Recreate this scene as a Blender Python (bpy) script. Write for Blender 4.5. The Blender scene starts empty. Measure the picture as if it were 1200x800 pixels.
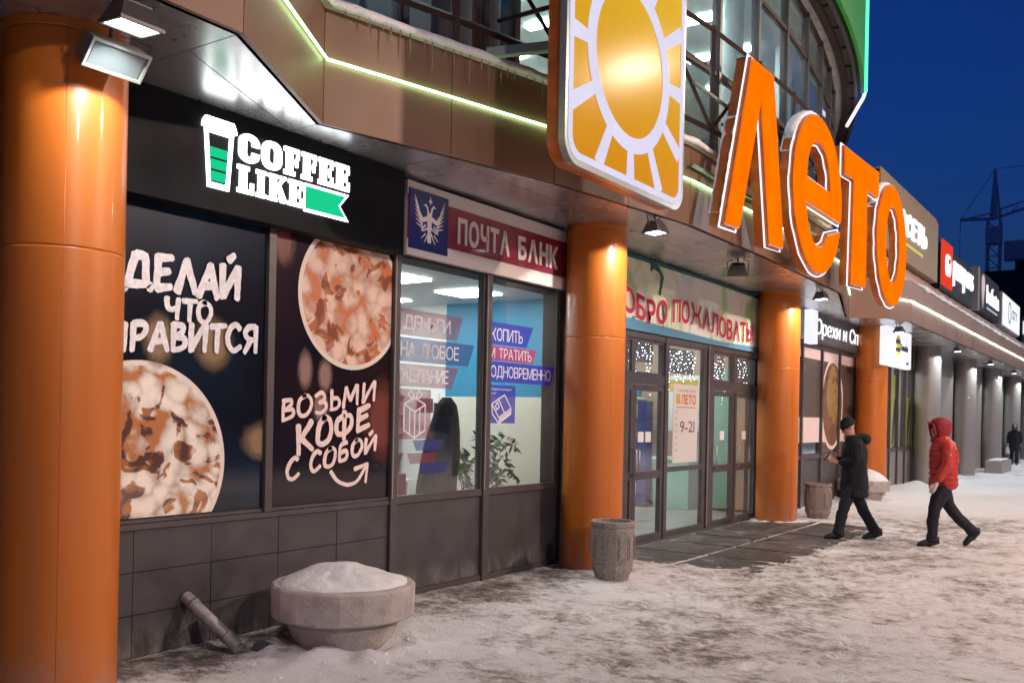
import bpy, bmesh, math, random
from mathutils import Matrix, Vector, noise
random.seed(7)
sc = bpy.context.scene
COL = sc.collection
PI = math.pi
sin, cos, rad = math.sin, math.cos, math.radians

# ------------------------------------------------------------------ camera
CAMP = Vector((-2.992, -5.245, 1.69)); YAW = rad(34.454); ROLL = 0.020
fw = Vector((cos(YAW), sin(YAW), 0)); rt = Vector((sin(YAW), -cos(YAW), 0)); upv = Vector((0, 0, 1))
cu = upv * cos(ROLL) - rt * sin(ROLL); cr = rt * cos(ROLL) + upv * sin(ROLL)
cam = bpy.data.cameras.new('camera'); camo = bpy.data.objects.new('camera', cam); COL.objects.link(camo)
# a slight roll of the camera, horizon kept level on the sensor by the lens shift
m3 = Matrix((cr, cu, -fw)).transposed()
camo.matrix_world = Matrix.Translation(CAMP) @ m3.to_4x4()
cam.sensor_width = 36; cam.lens = 1097 / 1200 * 36
cam.shift_y = 86 / 1200
cam.clip_start = 0.05; cam.clip_end = 3000
cam.dof.use_dof = True; cam.dof.focus_distance = 9.5; cam.dof.aperture_fstop = 4.0
sc.camera = camo

# ------------------------------------------------------------------ world (blue hour)
w = bpy.data.worlds.new('World'); sc.world = w; w.use_nodes = True
nt = w.node_tree; nt.nodes.clear()
sky = nt.nodes.new('ShaderNodeTexSky'); sky.sky_type = 'NISHITA'; sky.sun_disc = False
sky.sun_elevation = rad(2.0); sky.sun_rotation = rad(235); sky.air_density = 1.4; sky.ozone_density = 5; sky.dust_density = 0.3
tint = nt.nodes.new('ShaderNodeMixRGB'); tint.blend_type = 'MULTIPLY'; tint.inputs[0].default_value = 1
tint.inputs[2].default_value = (0.24, 0.44, 1.05, 1)
bg = nt.nodes.new('ShaderNodeBackground'); bg.inputs[1].default_value = 0.14
out = nt.nodes.new('ShaderNodeOutputWorld')
nt.links.new(sky.outputs[0], tint.inputs[1]); nt.links.new(tint.outputs[0], bg.inputs[0]); nt.links.new(bg.outputs[0], out.inputs[0])
sc.view_settings.view_transform = 'Standard'; sc.view_settings.look = 'None'
sc.view_settings.exposure = 0.28; sc.view_settings.gamma = 1.0
sc.cycles.use_denoising = True
sc.cycles.max_bounces = 7; sc.cycles.diffuse_bounces = 4; sc.cycles.glossy_bounces = 4
sc.cycles.transmission_bounces = 4; sc.cycles.transparent_max_bounces = 10
sc.cycles.caustics_reflective = False; sc.cycles.caustics_refractive = False
sc.cycles.sample_clamp_indirect = 4

# ------------------------------------------------------------------ materials
def nodes(m):
    m.use_nodes = True
    t = m.node_tree
    return t, t.nodes, t.links
def mat(name, col, rough=0.5, metal=0.0, coat=0.0, bump=0.0, bscale=20, var=0.0, vscale=3.0, emis=None, estr=0.0, rvar=0.0, streak=False, dirt=0.0):
    m = bpy.data.materials.new(name); t, n, l = nodes(m)
    b = n['Principled BSDF']
    b.inputs['Base Color'].default_value = (*col, 1); b.inputs['Roughness'].default_value = rough
    b.inputs['Metallic'].default_value = metal; b.inputs['Coat Weight'].default_value = coat
    b.inputs['Coat Roughness'].default_value = 0.06
    tc = n.new('ShaderNodeTexCoord')
    if var > 0 or rvar > 0:
        mp = n.new('ShaderNodeMapping'); mp.inputs['Scale'].default_value = (1, 1, 0.15) if streak else (1, 1, 1)
        nz = n.new('ShaderNodeTexNoise'); nz.inputs['Scale'].default_value = vscale; nz.inputs['Detail'].default_value = 7
        l.new(tc.outputs['Object'], mp.inputs[0]); l.new(mp.outputs[0], nz.inputs['Vector'])
    if var > 0:
        r = n.new('ShaderNodeValToRGB')
        r.color_ramp.elements[0].position = 0.3; r.color_ramp.elements[1].position = 0.7
        r.color_ramp.elements[0].color = (*[c * (1 - var) for c in col], 1)
        r.color_ramp.elements[1].color = (*[min(1, c * (1 + var)) for c in col], 1)
        l.new(nz.outputs['Fac'], r.inputs[0]); l.new(r.outputs[0], b.inputs['Base Color'])
    if rvar > 0:
        mr = n.new('ShaderNodeMapRange'); mr.inputs[1].default_value = 0.3; mr.inputs[2].default_value = 0.7
        mr.inputs[3].default_value = max(0.02, rough - rvar); mr.inputs[4].default_value = rough + rvar
        l.new(nz.outputs['Fac'], mr.inputs[0]); l.new(mr.outputs[0], b.inputs['Roughness'])
    if bump > 0:
        nb = n.new('ShaderNodeTexNoise'); nb.inputs['Scale'].default_value = bscale; nb.inputs['Detail'].default_value = 6
        bp = n.new('ShaderNodeBump'); bp.inputs['Strength'].default_value = bump; bp.inputs['Distance'].default_value = 0.02
        l.new(tc.outputs['Object'], nb.inputs['Vector']); l.new(nb.outputs['Fac'], bp.inputs['Height']); l.new(bp.outputs[0], b.inputs['Normal'])
    if dirt > 0:
        sp = n.new('ShaderNodeSeparateXYZ'); l.new(tc.outputs['Object'], sp.inputs[0])
        mz = n.new('ShaderNodeMapRange'); mz.inputs[1].default_value = 0.0; mz.inputs[2].default_value = dirt; mz.inputs[3].default_value = 0.75; mz.inputs[4].default_value = 0.0
        l.new(sp.outputs['Z'], mz.inputs[0])
        mp2 = n.new('ShaderNodeMapping'); mp2.inputs['Scale'].default_value = (1, 1, 0.35); l.new(tc.outputs['Object'], mp2.inputs[0])
        n3 = n.new('ShaderNodeTexNoise'); n3.inputs['Scale'].default_value = 9; n3.inputs['Detail'].default_value = 9; n3.inputs['Roughness'].default_value = .7; l.new(mp2.outputs[0], n3.inputs['Vector'])
        m4 = n.new('ShaderNodeMapRange'); m4.inputs[1].default_value = 0.42; m4.inputs[2].default_value = 0.66; l.new(n3.outputs['Fac'], m4.inputs[0])
        m5 = n.new('ShaderNodeMath'); m5.operation = 'MULTIPLY'; l.new(mz.outputs[0], m5.inputs[0]); l.new(m4.outputs[0], m5.inputs[1])
        mxx = n.new('ShaderNodeMixRGB'); l.new(m5.outputs[0], mxx.inputs[0]); mxx.inputs[2].default_value = (0.30, 0.26, 0.24, 1)
        src = b.inputs['Base Color'].links[0].from_socket if b.inputs['Base Color'].is_linked else None
        if src: l.new(src, mxx.inputs[1])
        else: mxx.inputs[1].default_value = (*col, 1)
        l.new(mxx.outputs[0], b.inputs['Base Color'])
    if emis:
        b.inputs['Emission Color'].default_value = (*emis, 1); b.inputs['Emission Strength'].default_value = estr
    return m
def glass(name, tintc=(0.94, 0.97, 0.97), refl=0.9, dirt=0.03):
    m = bpy.data.materials.new(name); t, n, l = nodes(m); n.remove(n['Principled BSDF']); o = n['Material Output']
    tr = n.new('ShaderNodeBsdfTransparent'); tr.inputs[0].default_value = (*tintc, 1)
    gl = n.new('ShaderNodeBsdfGlossy'); gl.inputs['Roughness'].default_value = 0.02
    df = n.new('ShaderNodeBsdfDiffuse'); df.inputs[0].default_value = (0.5, 0.5, 0.5, 1)
    lw = n.new('ShaderNodeLayerWeight'); lw.inputs[0].default_value = 0.5
    pw = n.new('ShaderNodeMath'); pw.operation = 'POWER'; pw.inputs[1].default_value = 4.5; l.new(lw.outputs['Facing'], pw.inputs[0])
    mu = n.new('ShaderNodeMath'); mu.operation = 'MULTIPLY_ADD'; mu.inputs[1].default_value = 0.9 * refl; mu.inputs[2].default_value = 0.045; mu.use_clamp = True
    l.new(pw.outputs[0], mu.inputs[0])
    a = n.new('ShaderNodeMixShader'); a.inputs[0].default_value = dirt
    nz = n.new('ShaderNodeTexNoise'); nz.inputs['Scale'].default_value = 2.2; nz.inputs['Detail'].default_value = 8
    tc = n.new('ShaderNodeTexCoord'); l.new(tc.outputs['Object'], nz.inputs['Vector'])
    mr = n.new('ShaderNodeMapRange'); mr.inputs[1].default_value = 0.4; mr.inputs[2].default_value = 0.8; mr.inputs[3].default_value = dirt * 0.3; mr.inputs[4].default_value = dirt * 2.2
    l.new(nz.outputs['Fac'], mr.inputs[0]); l.new(mr.outputs[0], a.inputs[0])
    l.new(tr.outputs[0], a.inputs[1]); l.new(df.outputs[0], a.inputs[2])
    b = n.new('ShaderNodeMixShader'); l.new(mu.outputs[0], b.inputs[0]); l.new(a.outputs[0], b.inputs[1]); l.new(gl.outputs[0], b.inputs[2])
    l.new(b.outputs[0], o.inputs[0])
    return m
def film(name, col, alpha):
    m = bpy.data.materials.new(name); t, n, l = nodes(m); b = n['Principled BSDF']
    b.inputs['Base Color'].default_value = (*col, 1); b.inputs['Alpha'].default_value = alpha; b.inputs['Roughness'].default_value = 0.4
    b.inputs['Emission Color'].default_value = (0, 0, 0, 1)
    return m
def glow(name, col, s):
    m = bpy.data.materials.new(name); t, n, l = nodes(m); n.remove(n['Principled BSDF'])
    e = n.new('ShaderNodeEmission'); e.inputs[0].default_value = (*col, 1); e.inputs[1].default_value = s
    l.new(e.outputs[0], n['Material Output'].inputs[0]); return m
def acrylic(name, col, s, rough=0.2, spot=0.12):
    # translucent lit sign face: diffuse glossy plastic lit from inside, slightly uneven
    m = mat(name, tuple(c * .12 for c in col), rough=rough); t, n, l = nodes(m); b = n['Principled BSDF']; b.inputs['Specular IOR Level'].default_value = 0.0
    tc = n.new('ShaderNodeTexCoord'); nz = n.new('ShaderNodeTexNoise'); nz.inputs['Scale'].default_value = 2.5; nz.inputs['Detail'].default_value = 3
    mr = n.new('ShaderNodeMapRange'); mr.inputs[1].default_value = 0.3; mr.inputs[2].default_value = 0.7
    mr.inputs[3].default_value = s * (1 - spot); mr.inputs[4].default_value = s * (1 + spot)
    l.new(tc.outputs['Object'], nz.inputs['Vector']); l.new(nz.outputs['Fac'], mr.inputs[0]); l.new(mr.outputs[0], b.inputs['Emission Strength'])
    b.inputs['Emission Color'].default_value = (*col, 1)
    return m

M = {}
M['copper'] = mat('copper panel', (0.20, 0.106, 0.068), 0.46, 0.1, var=0.13, vscale=1.6, rvar=0.1, streak=True, bump=0.04, bscale=3)
M['soffit'] = mat('grey soffit panel', (0.58, 0.57, 0.57), 0.27, 0.8, var=0.08, vscale=1.5, rvar=0.05, bump=0.015, bscale=2)
M['gap'] = mat('dark joint', (0.02, 0.018, 0.018), 0.8)
M['orange'] = mat('orange column skin', (0.52, 0.135, 0.012), 0.40, 0.0, coat=0.10, var=0.1, vscale=2.5, rvar=0.06, bump=0.02, bscale=4, streak=True, dirt=.45)
M['greycol'] = mat('grey column skin', (0.27, 0.235, 0.22), 0.42, 0.2, coat=0.1, var=0.08, vscale=2, streak=True, dirt=.6)
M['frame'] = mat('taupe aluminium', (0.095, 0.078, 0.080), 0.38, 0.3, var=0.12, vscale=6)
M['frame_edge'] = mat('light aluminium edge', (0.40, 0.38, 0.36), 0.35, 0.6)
M['bronze'] = mat('bronze frame', (0.040, 0.020, 0.014), 0.5, 0.0, var=0.2, vscale=5); M['bronze'].node_tree.nodes['Principled BSDF'].inputs['Specular IOR Level'].default_value = 0.2
M['tile'] = mat('dark stoneware tile', (0.062, 0.054, 0.056), 0.42, 0, var=0.18, vscale=5, rvar=0.12, bump=0.06, bscale=40, dirt=.28)
M['grout'] = mat('tile grout', (0.13, 0.12, 0.115), 0.8)
M['blackboard'] = mat('black sign board', (0.004, 0.005, 0.008), 0.55, 0, rvar=0.05); M['blackboard'].node_tree.nodes['Principled BSDF'].inputs['Specular IOR Level'].default_value = 0.15
M['white_glow'] = glow('white lit letter', (0.93, 0.98, 1.0), 3.4)
M['green_glow'] = glow('green lit letter', (0.01, 0.62, 0.27), .85)
M['led'] = glow('led tube', (0.50, 1.0, 0.46), 9)
M['led_white'] = glow('led tube white', (0.80, 1.0, 0.92), 9)
M['neon'] = glow('white neon tube', (0.92, 0.9, 1.0), 1.1)
M['letter_side'] = mat('orange letter side', (0.50, 0.12, 0.02), 0.35, 0.1, var=0.25, vscale=6, bump=0.05, bscale=15)
M['letter_face'] = acrylic('orange letter face', (1.0, 0.165, 0.0), 0.86, 0.4, 0.16)
M['sun_white'] = acrylic('white sun lines', (0.80, 0.78, 1.0), 0.66, 0.2, 0.05)
M['snow_lump'] = mat('snow', (0.78, 0.76, 0.76), 0.75, bump=0.7, bscale=18, var=0.1, vscale=9)
M['ice'] = mat('ice', (0.75, 0.78, 0.78), 0.12, 0, coat=0.5); M['ice'].node_tree.nodes['Principled BSDF'].inputs['Transmission Weight'].default_value = 0.7
M['steel'] = mat('pale green steel', (0.28, 0.34, 0.27), 0.45, 0.4, var=0.15)
M['lampbody'] = mat('floodlight body', (0.10, 0.095, 0.09), 0.4, 0.5)
M['lampglow'] = glow('floodlight glass', (0.93, 0.95, 1.0), 9)
M['lampdark'] = mat('unlit floodlight glass', (0.12, 0.15, 0.16), 0.08, 0.2, coat=0.8)
M['silver'] = mat('silver housing', (0.42, 0.45, 0.42), 0.28, 0.6)
M['concrete'] = mat('concrete', (0.42, 0.365, 0.34), 0.85, var=0.22, vscale=7, bump=0.5, bscale=45)
M['concrete2'] = mat('pebbled concrete', (0.27, 0.225, 0.205), 0.8, var=0.30, vscale=40, bump=0.35, bscale=80)
M['glass'] = glass('window glass')
M['glass_dark'] = glass('tinted glass', (0.62, 0.72, 0.74), 1.0, 0.05)
M['glass_up'] = glass('upper glass', (0.70, 0.82, 0.84), 1.1, 0.10)
M['white'] = mat('white paint', (0.72, 0.72, 0.70), 0.5, var=0.04)
M['pinboard'] = mat('white sign board', (0.70, 0.63, 0.60), 0.4, coat=0.2)
M['maroon'] = mat('maroon print', (0.25, 0.018, 0.045), 0.35, coat=0.3)
M['navy'] = mat('navy print', (0.012, 0.02, 0.14), 0.35, coat=0.3)
M['print_white'] = mat('white print', (0.78, 0.72, 0.72), 0.45)
M['print_pale'] = mat('pale print', (0.80, 0.76, 0.78), 0.45, var=0.15, vscale=30)
M['print_pink'] = mat('pale pink print', (0.86, 0.66, 0.62), 0.45, var=0.08, vscale=30)
M['teal_wall'] = mat('teal painted wall', (0.008, 0.22, 0.40), 0.5, var=0.05)
M['cream_wall'] = mat('cream painted wall', (0.66, 0.62, 0.52), 0.6, var=0.04)
M['room_floor'] = mat('floor tiles inside', (0.35, 0.33, 0.30), 0.3, var=0.1)
M['strip_light'] = glow('strip light tube', (0.95, 1.0, 0.98), 36)
M['panel_light'] = glow('ceiling light panel', (0.96, 1.0, 0.98), 20.0)
M['black'] = mat('black plastic', (0.015, 0.015, 0.017), 0.4)
M['coat'] = mat('dark cloth', (0.007, 0.007, 0.010), 0.9, bump=1.0, bscale=8, var=0.3, vscale=8)
M['trousers'] = mat('navy trousers', (0.010, 0.010, 0.020), 0.85, bump=0.9, bscale=7)
M['red'] = mat('red padded jacket', (0.46, 0.030, 0.018), 0.5, var=0.18, vscale=6, bump=0.5, bscale=14)
M['darkred'] = mat('dark red fabric', (0.28, 0.012, 0.02), 0.7, var=0.2, bump=0.3)
M['skin'] = mat('skin', (0.52, 0.28, 0.20), 0.55)
M['shoe'] = mat('shoe leather', (0.012, 0.010, 0.010), 0.45)
M['mitten'] = mat('pale wool', (0.55, 0.48, 0.45), 0.9, bump=0.6, bscale=60)
M['leaf'] = mat('leaf', (0.05, 0.12, 0.035), 0.5, var=0.35, vscale=12)
M['wood'] = mat('brown wood', (0.16, 0.09, 0.05), 0.5, var=0.2)
M['beige'] = mat('beige cloth', (0.35, 0.27, 0.2), 0.8, var=0.1)
M['red_glow'] = acrylic('red lit sign', (0.85, 0.06, 0.03), 0.7)
M['brown_sign'] = mat('brown sign board', (0.26, 0.165, 0.075), 0.5, var=0.06)
M['white_sign'] = acrylic('white lit sign', (0.88, 0.90, 1.0), 0.85, 0.3, 0.08)
M['far_glow'] = glow('lit far letter', (0.95, 0.97, 1.0), 1.1)
M['roof'] = mat('pinkish metal roof with frost', (0.56, 0.41, 0.38), 0.6, 0.0, var=0.2, vscale=1.2, bump=0.15, bscale=6)
M['green_board'] = mat('green roof board', (0.02, 0.20, 0.035), 0.45, emis=(0.03, 0.20, 0.02), estr=0.22, var=0.1)
M['green_neon'] = glow('green neon', (0.10, 0.95, 0.45), 1.5)
M['darkbuild'] = mat('distant dark wall', (0.015, 0.016, 0.02), 0.9)
M['crane'] = mat('crane steel', (0.42, 0.42, 0.50), 0.9)  # paled towards blue in place of haze over the distance
M['yellow_print'] = mat('yellow poster', (0.62, 0.60, 0.05), 0.5, emis=(0.6, 0.6, 0.05), estr=0.12)  # self-glow put into the print; posters and jars are no lamps
M['yellow_plain'] = mat('muted yellow print', (0.50, 0.36, 0.06), 0.6)
M['pipe'] = mat('weathered galvanised pipe', (0.30, 0.27, 0.265), 0.5, 0.4, var=0.3, vscale=9, bump=0.15)
M['purple'] = mat('purple partition', (0.10, 0.03, 0.05), 0.6)
M['tan'] = mat('tan blind', (0.40, 0.30, 0.22), 0.7)
M['mint'] = mat('mint partition', (0.20, 0.42, 0.34), 0.6)
M['rock'] = mat('dark stone', (0.05, 0.05, 0.055), 0.9, bump=0.5)
M['lamp_warm'] = glow('sodium lamp head', (1.0, 0.55, 0.22), 60)
M['pole'] = mat('lamp pole', (0.08, 0.08, 0.08), 0.5, 0.5)

def snow_material():
    m = bpy.data.materials.new('trampled snow'); t, n, l = nodes(m); b = n['Principled BSDF']
    tc = n.new('ShaderNodeTexCoord')
    def nz(s, d=8, r=0.6, sx=1, sy=1):
        mp = n.new('ShaderNodeMapping'); mp.inputs['Scale'].default_value = (sx, sy, 1)
        x = n.new('ShaderNodeTexNoise'); x.inputs['Scale'].default_value = s; x.inputs['Detail'].default_value = d; x.inputs['Roughness'].default_value = r
        l.new(tc.outputs['Object'], mp.inputs[0]); l.new(mp.outputs[0], x.inputs['Vector']); return x
    big = nz(0.55, 5, 0.55); mid = nz(2.3, 10, 0.75); fine = nz(9, 10, 0.8, 1.4, .8); grit = nz(60, 3)
    a = n.new('ShaderNodeMath'); a.operation = 'MULTIPLY_ADD'; a.inputs[1].default_value = 0.38
    l.new(big.outputs['Fac'], a.inputs[0]); l.new(mid.outputs['Fac'], a.inputs[2])
    c = n.new('ShaderNodeMath'); c.operation = 'MULTIPLY_ADD'; c.inputs[1].default_value = 0.95
    l.new(fine.outputs['Fac'], c.inputs[0]); l.new(a.outputs[0], c.inputs[2])
    at = n.new('ShaderNodeAttribute'); at.attribute_name = 'wear'
    d = n.new('ShaderNodeMath'); d.operation = 'SUBTRACT'; l.new(c.outputs[0], d.inputs[0]); l.new(at.outputs['Fac'], d.inputs[1])
    d_ = n.new('ShaderNodeMapRange'); d_.inputs[1].default_value = 0.75; d_.inputs[2].default_value = 1.31; l.new(d.outputs[0], d_.inputs[0]); d = d_
    r = n.new('ShaderNodeValToRGB'); e = r.color_ramp.elements
    e[0].position = 0.08; e[0].color = (0.10, 0.084, 0.076, 1); e[1].position = 0.72; e[1].color = (0.90, 0.88, 0.885, 1)
    for p, cl in ((0.27, (0.21, 0.18, 0.16, 1)), (0.40, (0.40, 0.355, 0.33, 1)), (0.53, (0.68, 0.64, 0.62, 1))):
        x = e.new(p); x.color = cl
    l.new(d.outputs[0], r.inputs[0]); l.new(r.outputs[0], b.inputs['Base Color'])
    b.inputs['Roughness'].default_value = 0.6; b.inputs['Specular IOR Level'].default_value = 0.4
    s = n.new('ShaderNodeMath'); s.operation = 'MULTIPLY_ADD'; s.inputs[1].default_value = 0.25
    l.new(grit.outputs['Fac'], s.inputs[0]); l.new(c.outputs[0], s.inputs[2])
    bp = n.new('ShaderNodeBump'); bp.inputs['Strength'].default_value = 0.8; bp.inputs['Distance'].default_value = 0.06
    l.new(s.outputs[0], bp.inputs['Height']); l.new(bp.outputs[0], b.inputs['Normal'])
    return m
M['snow'] = snow_material()
def slab_material():
    m = bpy.data.materials.new('frosted stone slab'); t, n, l = nodes(m); b = n['Principled BSDF']
    tc = n.new('ShaderNodeTexCoord'); x = n.new('ShaderNodeTexNoise'); x.inputs['Scale'].default_value = 3.0; x.inputs['Detail'].default_value = 10; x.inputs['Roughness'].default_value = 0.72
    r = n.new('ShaderNodeValToRGB'); e = r.color_ramp.elements
    e[0].position = 0.42; e[0].color = (0.038, 0.030, 0.029, 1); e[1].position = 0.72; e[1].color = (0.50, 0.47, 0.46, 1)
    k = e.new(0.56); k.color = (0.10, 0.085, 0.08, 1)
    l.new(tc.outputs['Object'], x.inputs['Vector']); l.new(x.outputs['Fac'], r.inputs[0]); l.new(r.outputs[0], b.inputs['Base Color'])
    b.inputs['Roughness'].default_value = 0.5
    return m
M['slab'] = slab_material()
def gold_material():
    m = bpy.data.materials.new('golden sun film'); t, n, l = nodes(m); b = n['Principled BSDF']
    tc = n.new('ShaderNodeTexCoord'); mp = n.new('ShaderNodeMapping'); mp.inputs['Scale'].default_value = (30, 1, 1.2)
    x = n.new('ShaderNodeTexNoise'); x.inputs['Scale'].default_value = 1.6; x.inputs['Detail'].default_value = 6
    l.new(tc.outputs['Object'], mp.inputs[0]); l.new(mp.outputs[0], x.inputs['Vector'])
    sp = n.new('ShaderNodeSeparateXYZ'); l.new(tc.outputs['Object'], sp.inputs[0])
    g = n.new('ShaderNodeMapRange'); g.inputs[1].default_value = -1.1; g.inputs[2].default_value = 1.1; g.inputs[3].default_value = 0.12; g.inputs[4].default_value = 0.88
    l.new(sp.outputs['Z'], g.inputs[0])
    # printed blend from orange (bottom of the sign) to yellow (top)
    a = n.new('ShaderNodeMath'); a.operation = 'MULTIPLY_ADD'; a.inputs[1].default_value = 0.35; a.inputs[2].default_value = -0.17
    l.new(x.outputs['Fac'], a.inputs[0]); c = n.new('ShaderNodeMath'); c.operation = 'ADD'; l.new(a.outputs[0], c.inputs[0]); l.new(g.outputs[0], c.inputs[1])
    r = n.new('ShaderNodeValToRGB'); e = r.color_ramp.elements; e[0].color = (0.74, 0.27, 0.008, 1); e[1].color = (0.86, 0.60, 0.03, 1)
    l.new(c.outputs[0], r.inputs[0]); dk = n.new('ShaderNodeMixRGB'); dk.blend_type = 'MULTIPLY'; dk.inputs[0].default_value = 1; dk.inputs[2].default_value = (.3, .3, .3, 1); l.new(r.outputs[0], dk.inputs[1]); l.new(dk.outputs[0], b.inputs['Base Color']); l.new(r.outputs[0], b.inputs['Emission Color'])
    b.inputs['Emission Strength'].default_value = 0.44; b.inputs['Roughness'].default_value = 0.18; b.inputs['Metallic'].default_value = 0.0; b.inputs['Specular IOR Level'].default_value = 0.02; b.inputs['Coat Weight'].default_value = 0.0; b.inputs['Coat Roughness'].default_value = 0.12
    return m
M['gold'] = gold_material()
def poster_material(name, bgc, bgc2):
    m = mat(name, bgc, 0.3, 0, coat=0.9); t, n, l = nodes(m); b = n['Principled BSDF']; b.inputs['Coat Roughness'].default_value = 0.03; b.inputs['Coat Weight'].default_value = .5; b.inputs['Specular IOR Level'].default_value = .1
    tc = n.new('ShaderNodeTexCoord'); x = n.new('ShaderNodeTexNoise'); x.inputs['Scale'].default_value = 1.1; x.inputs['Detail'].default_value = 2
    r = n.new('ShaderNodeValToRGB'); r.color_ramp.elements[0].position = 0.4; r.color_ramp.elements[1].position = 0.65
    r.color_ramp.elements[0].color = (*bgc, 1); r.color_ramp.elements[1].color = (*bgc2, 1)
    l.new(tc.outputs['Object'], x.inputs['Vector']); l.new(x.outputs['Fac'], r.inputs[0]); l.new(r.outputs[0], b.inputs['Base Color'])
    return m
M['poster_navy'] = poster_material('navy poster film', (0.003, 0.004, 0.010), (0.004, 0.015, 0.034))
M['poster_wine'] = poster_material('dark wine poster film', (0.007, 0.005, 0.011), (0.022, 0.007, 0.010))
def topping_material(name, seed, light, mid, dark, sc_=9.0):
    m = mat(name, light, 0.35, 0, coat=0.9); t, n, l = nodes(m); b = n['Principled BSDF']; b.inputs['Coat Roughness'].default_value = 0.03
    tc = n.new('ShaderNodeTexCoord'); mp = n.new('ShaderNodeMapping'); mp.inputs['Location'].default_value = (seed, seed * 2, seed)
    nz = n.new('ShaderNodeTexNoise'); nz.inputs['Scale'].default_value = 5; nz.inputs['Detail'].default_value = 4
    l.new(tc.outputs['Object'], mp.inputs[0]); l.new(mp.outputs[0], nz.inputs['Vector'])
    mx = n.new('ShaderNodeMixRGB'); mx.blend_type = 'LINEAR_LIGHT'; mx.inputs[0].default_value = 0.10
    l.new(mp.outputs[0], mx.inputs[1]); l.new(nz.outputs['Color'], mx.inputs[2])
    vo = n.new('ShaderNodeTexVoronoi'); vo.inputs['Scale'].default_value = sc_; l.new(mx.outputs[0], vo.inputs['Vector'])
    n2 = n.new('ShaderNodeTexNoise'); n2.inputs['Scale'].default_value = sc_ * 0.55; n2.inputs['Detail'].default_value = 5; n2.inputs['Distortion'].default_value = 1.4
    l.new(mp.outputs[0], n2.inputs['Vector'])
    vo.feature = 'SMOOTH_F1'; vo.inputs['Smoothness'].default_value = .25
    def ramp(src, els):
        r = n.new('ShaderNodeValToRGB'); e = r.color_ramp.elements; e[0].position, e[0].color = els[0][0], (*els[0][1], 1); e[1].position, e[1].color = els[-1][0], (*els[-1][1], 1)
        for p, c in els[1:-1]: k = e.new(p); k.color = (*c, 1)
        l.new(src, r.inputs[0]); return r
    lump = ramp(vo.outputs['Distance'], [(0.05, [min(1, c * 1.08) for c in light]), (.38, light), (.56, [c * .74 for c in light]), (.78, [min(1, c * 1.3) for c in mid])])
    sauce = ramp(vo.outputs['Distance'], [(0.1, [c * 1.25 for c in mid]), (.4, mid), (.6, dark)])
    mask = ramp(n2.outputs['Fac'], [(.555, (0, 0, 0)), (.60, (1, 1, 1))])
    mm = n.new('ShaderNodeMixRGB'); l.new(mask.outputs[0], mm.inputs[0]); l.new(lump.outputs[0], mm.inputs[1]); l.new(sauce.outputs[0], mm.inputs[2]); l.new(mm.outputs[0], b.inputs['Base Color'])
    return m
M['topping1'] = topping_material('caramel topping print', 1.3, (0.86, 0.76, 0.66), (0.36, 0.13, 0.035), (0.09, 0.022, 0.010), 8)
M['topping2'] = topping_material('marshmallow topping print', 5.7, (0.80, 0.55, 0.43), (0.46, 0.14, 0.045), (0.24, 0.06, 0.018), 7)
M['cup_rim'] = mat('printed cup rim', (0.80, 0.68, 0.60), 0.35, coat=0.6)
def soft_blob(name, colr, bgc):
    m = mat(name, colr, 0.35, coat=0.9); t, n, l = nodes(m); b = n['Principled BSDF']; b.inputs['Coat Roughness'].default_value = 0.03
    tc = n.new('ShaderNodeTexCoord'); mp = n.new('ShaderNodeMapping')
    g = n.new('ShaderNodeTexGradient'); g.gradient_type = 'SPHERICAL'
    nz = n.new('ShaderNodeTexNoise'); nz.inputs['Scale'].default_value = 3.0; nz.inputs['Detail'].default_value = 3
    mx = n.new('ShaderNodeMixRGB'); mx.blend_type = 'LINEAR_LIGHT'; mx.inputs[0].default_value = 0.14
    l.new(tc.outputs['UV'], mp.inputs[0]); l.new(mp.outputs[0], mx.inputs[1]); l.new(nz.outputs['Color'], mx.inputs[2]); l.new(tc.outputs['UV'], nz.inputs['Vector'])
    l.new(mx.outputs[0], g.inputs[0])
    r = n.new('ShaderNodeValToRGB'); e = r.color_ramp.elements; e[0].position = 0.08; e[0].color = (*bgc, 0); e[1].position = 0.6; e[1].color = (*[min(1, c * 1.1) for c in colr], 1)
    k = e.new(0.34); k.color = (*[c * 0.85 for c in colr], 1)
    l.new(g.outputs['Fac'], r.inputs[0]); l.new(r.outputs[0], b.inputs['Base Color'])
    r2 = n.new('ShaderNodeMapRange'); r2.inputs[1].default_value = 0.10; r2.inputs[2].default_value = 0.60; l.new(g.outputs['Fac'], r2.inputs[0]); l.new(r2.outputs[0], b.inputs['Alpha'])
    return m
M['blob_tan'] = soft_blob('blurred biscuit print', (0.24, 0.15, 0.07), (0.008, 0.012, 0.03))
M['blob_red'] = soft_blob('blurred red print', (0.14, 0.028, 0.014), (0.013, 0.007, 0.012))
M['blob_pink'] = soft_blob('blurred pink print', (0.26, 0.15, 0.13), (0.013, 0.007, 0.012))
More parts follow.
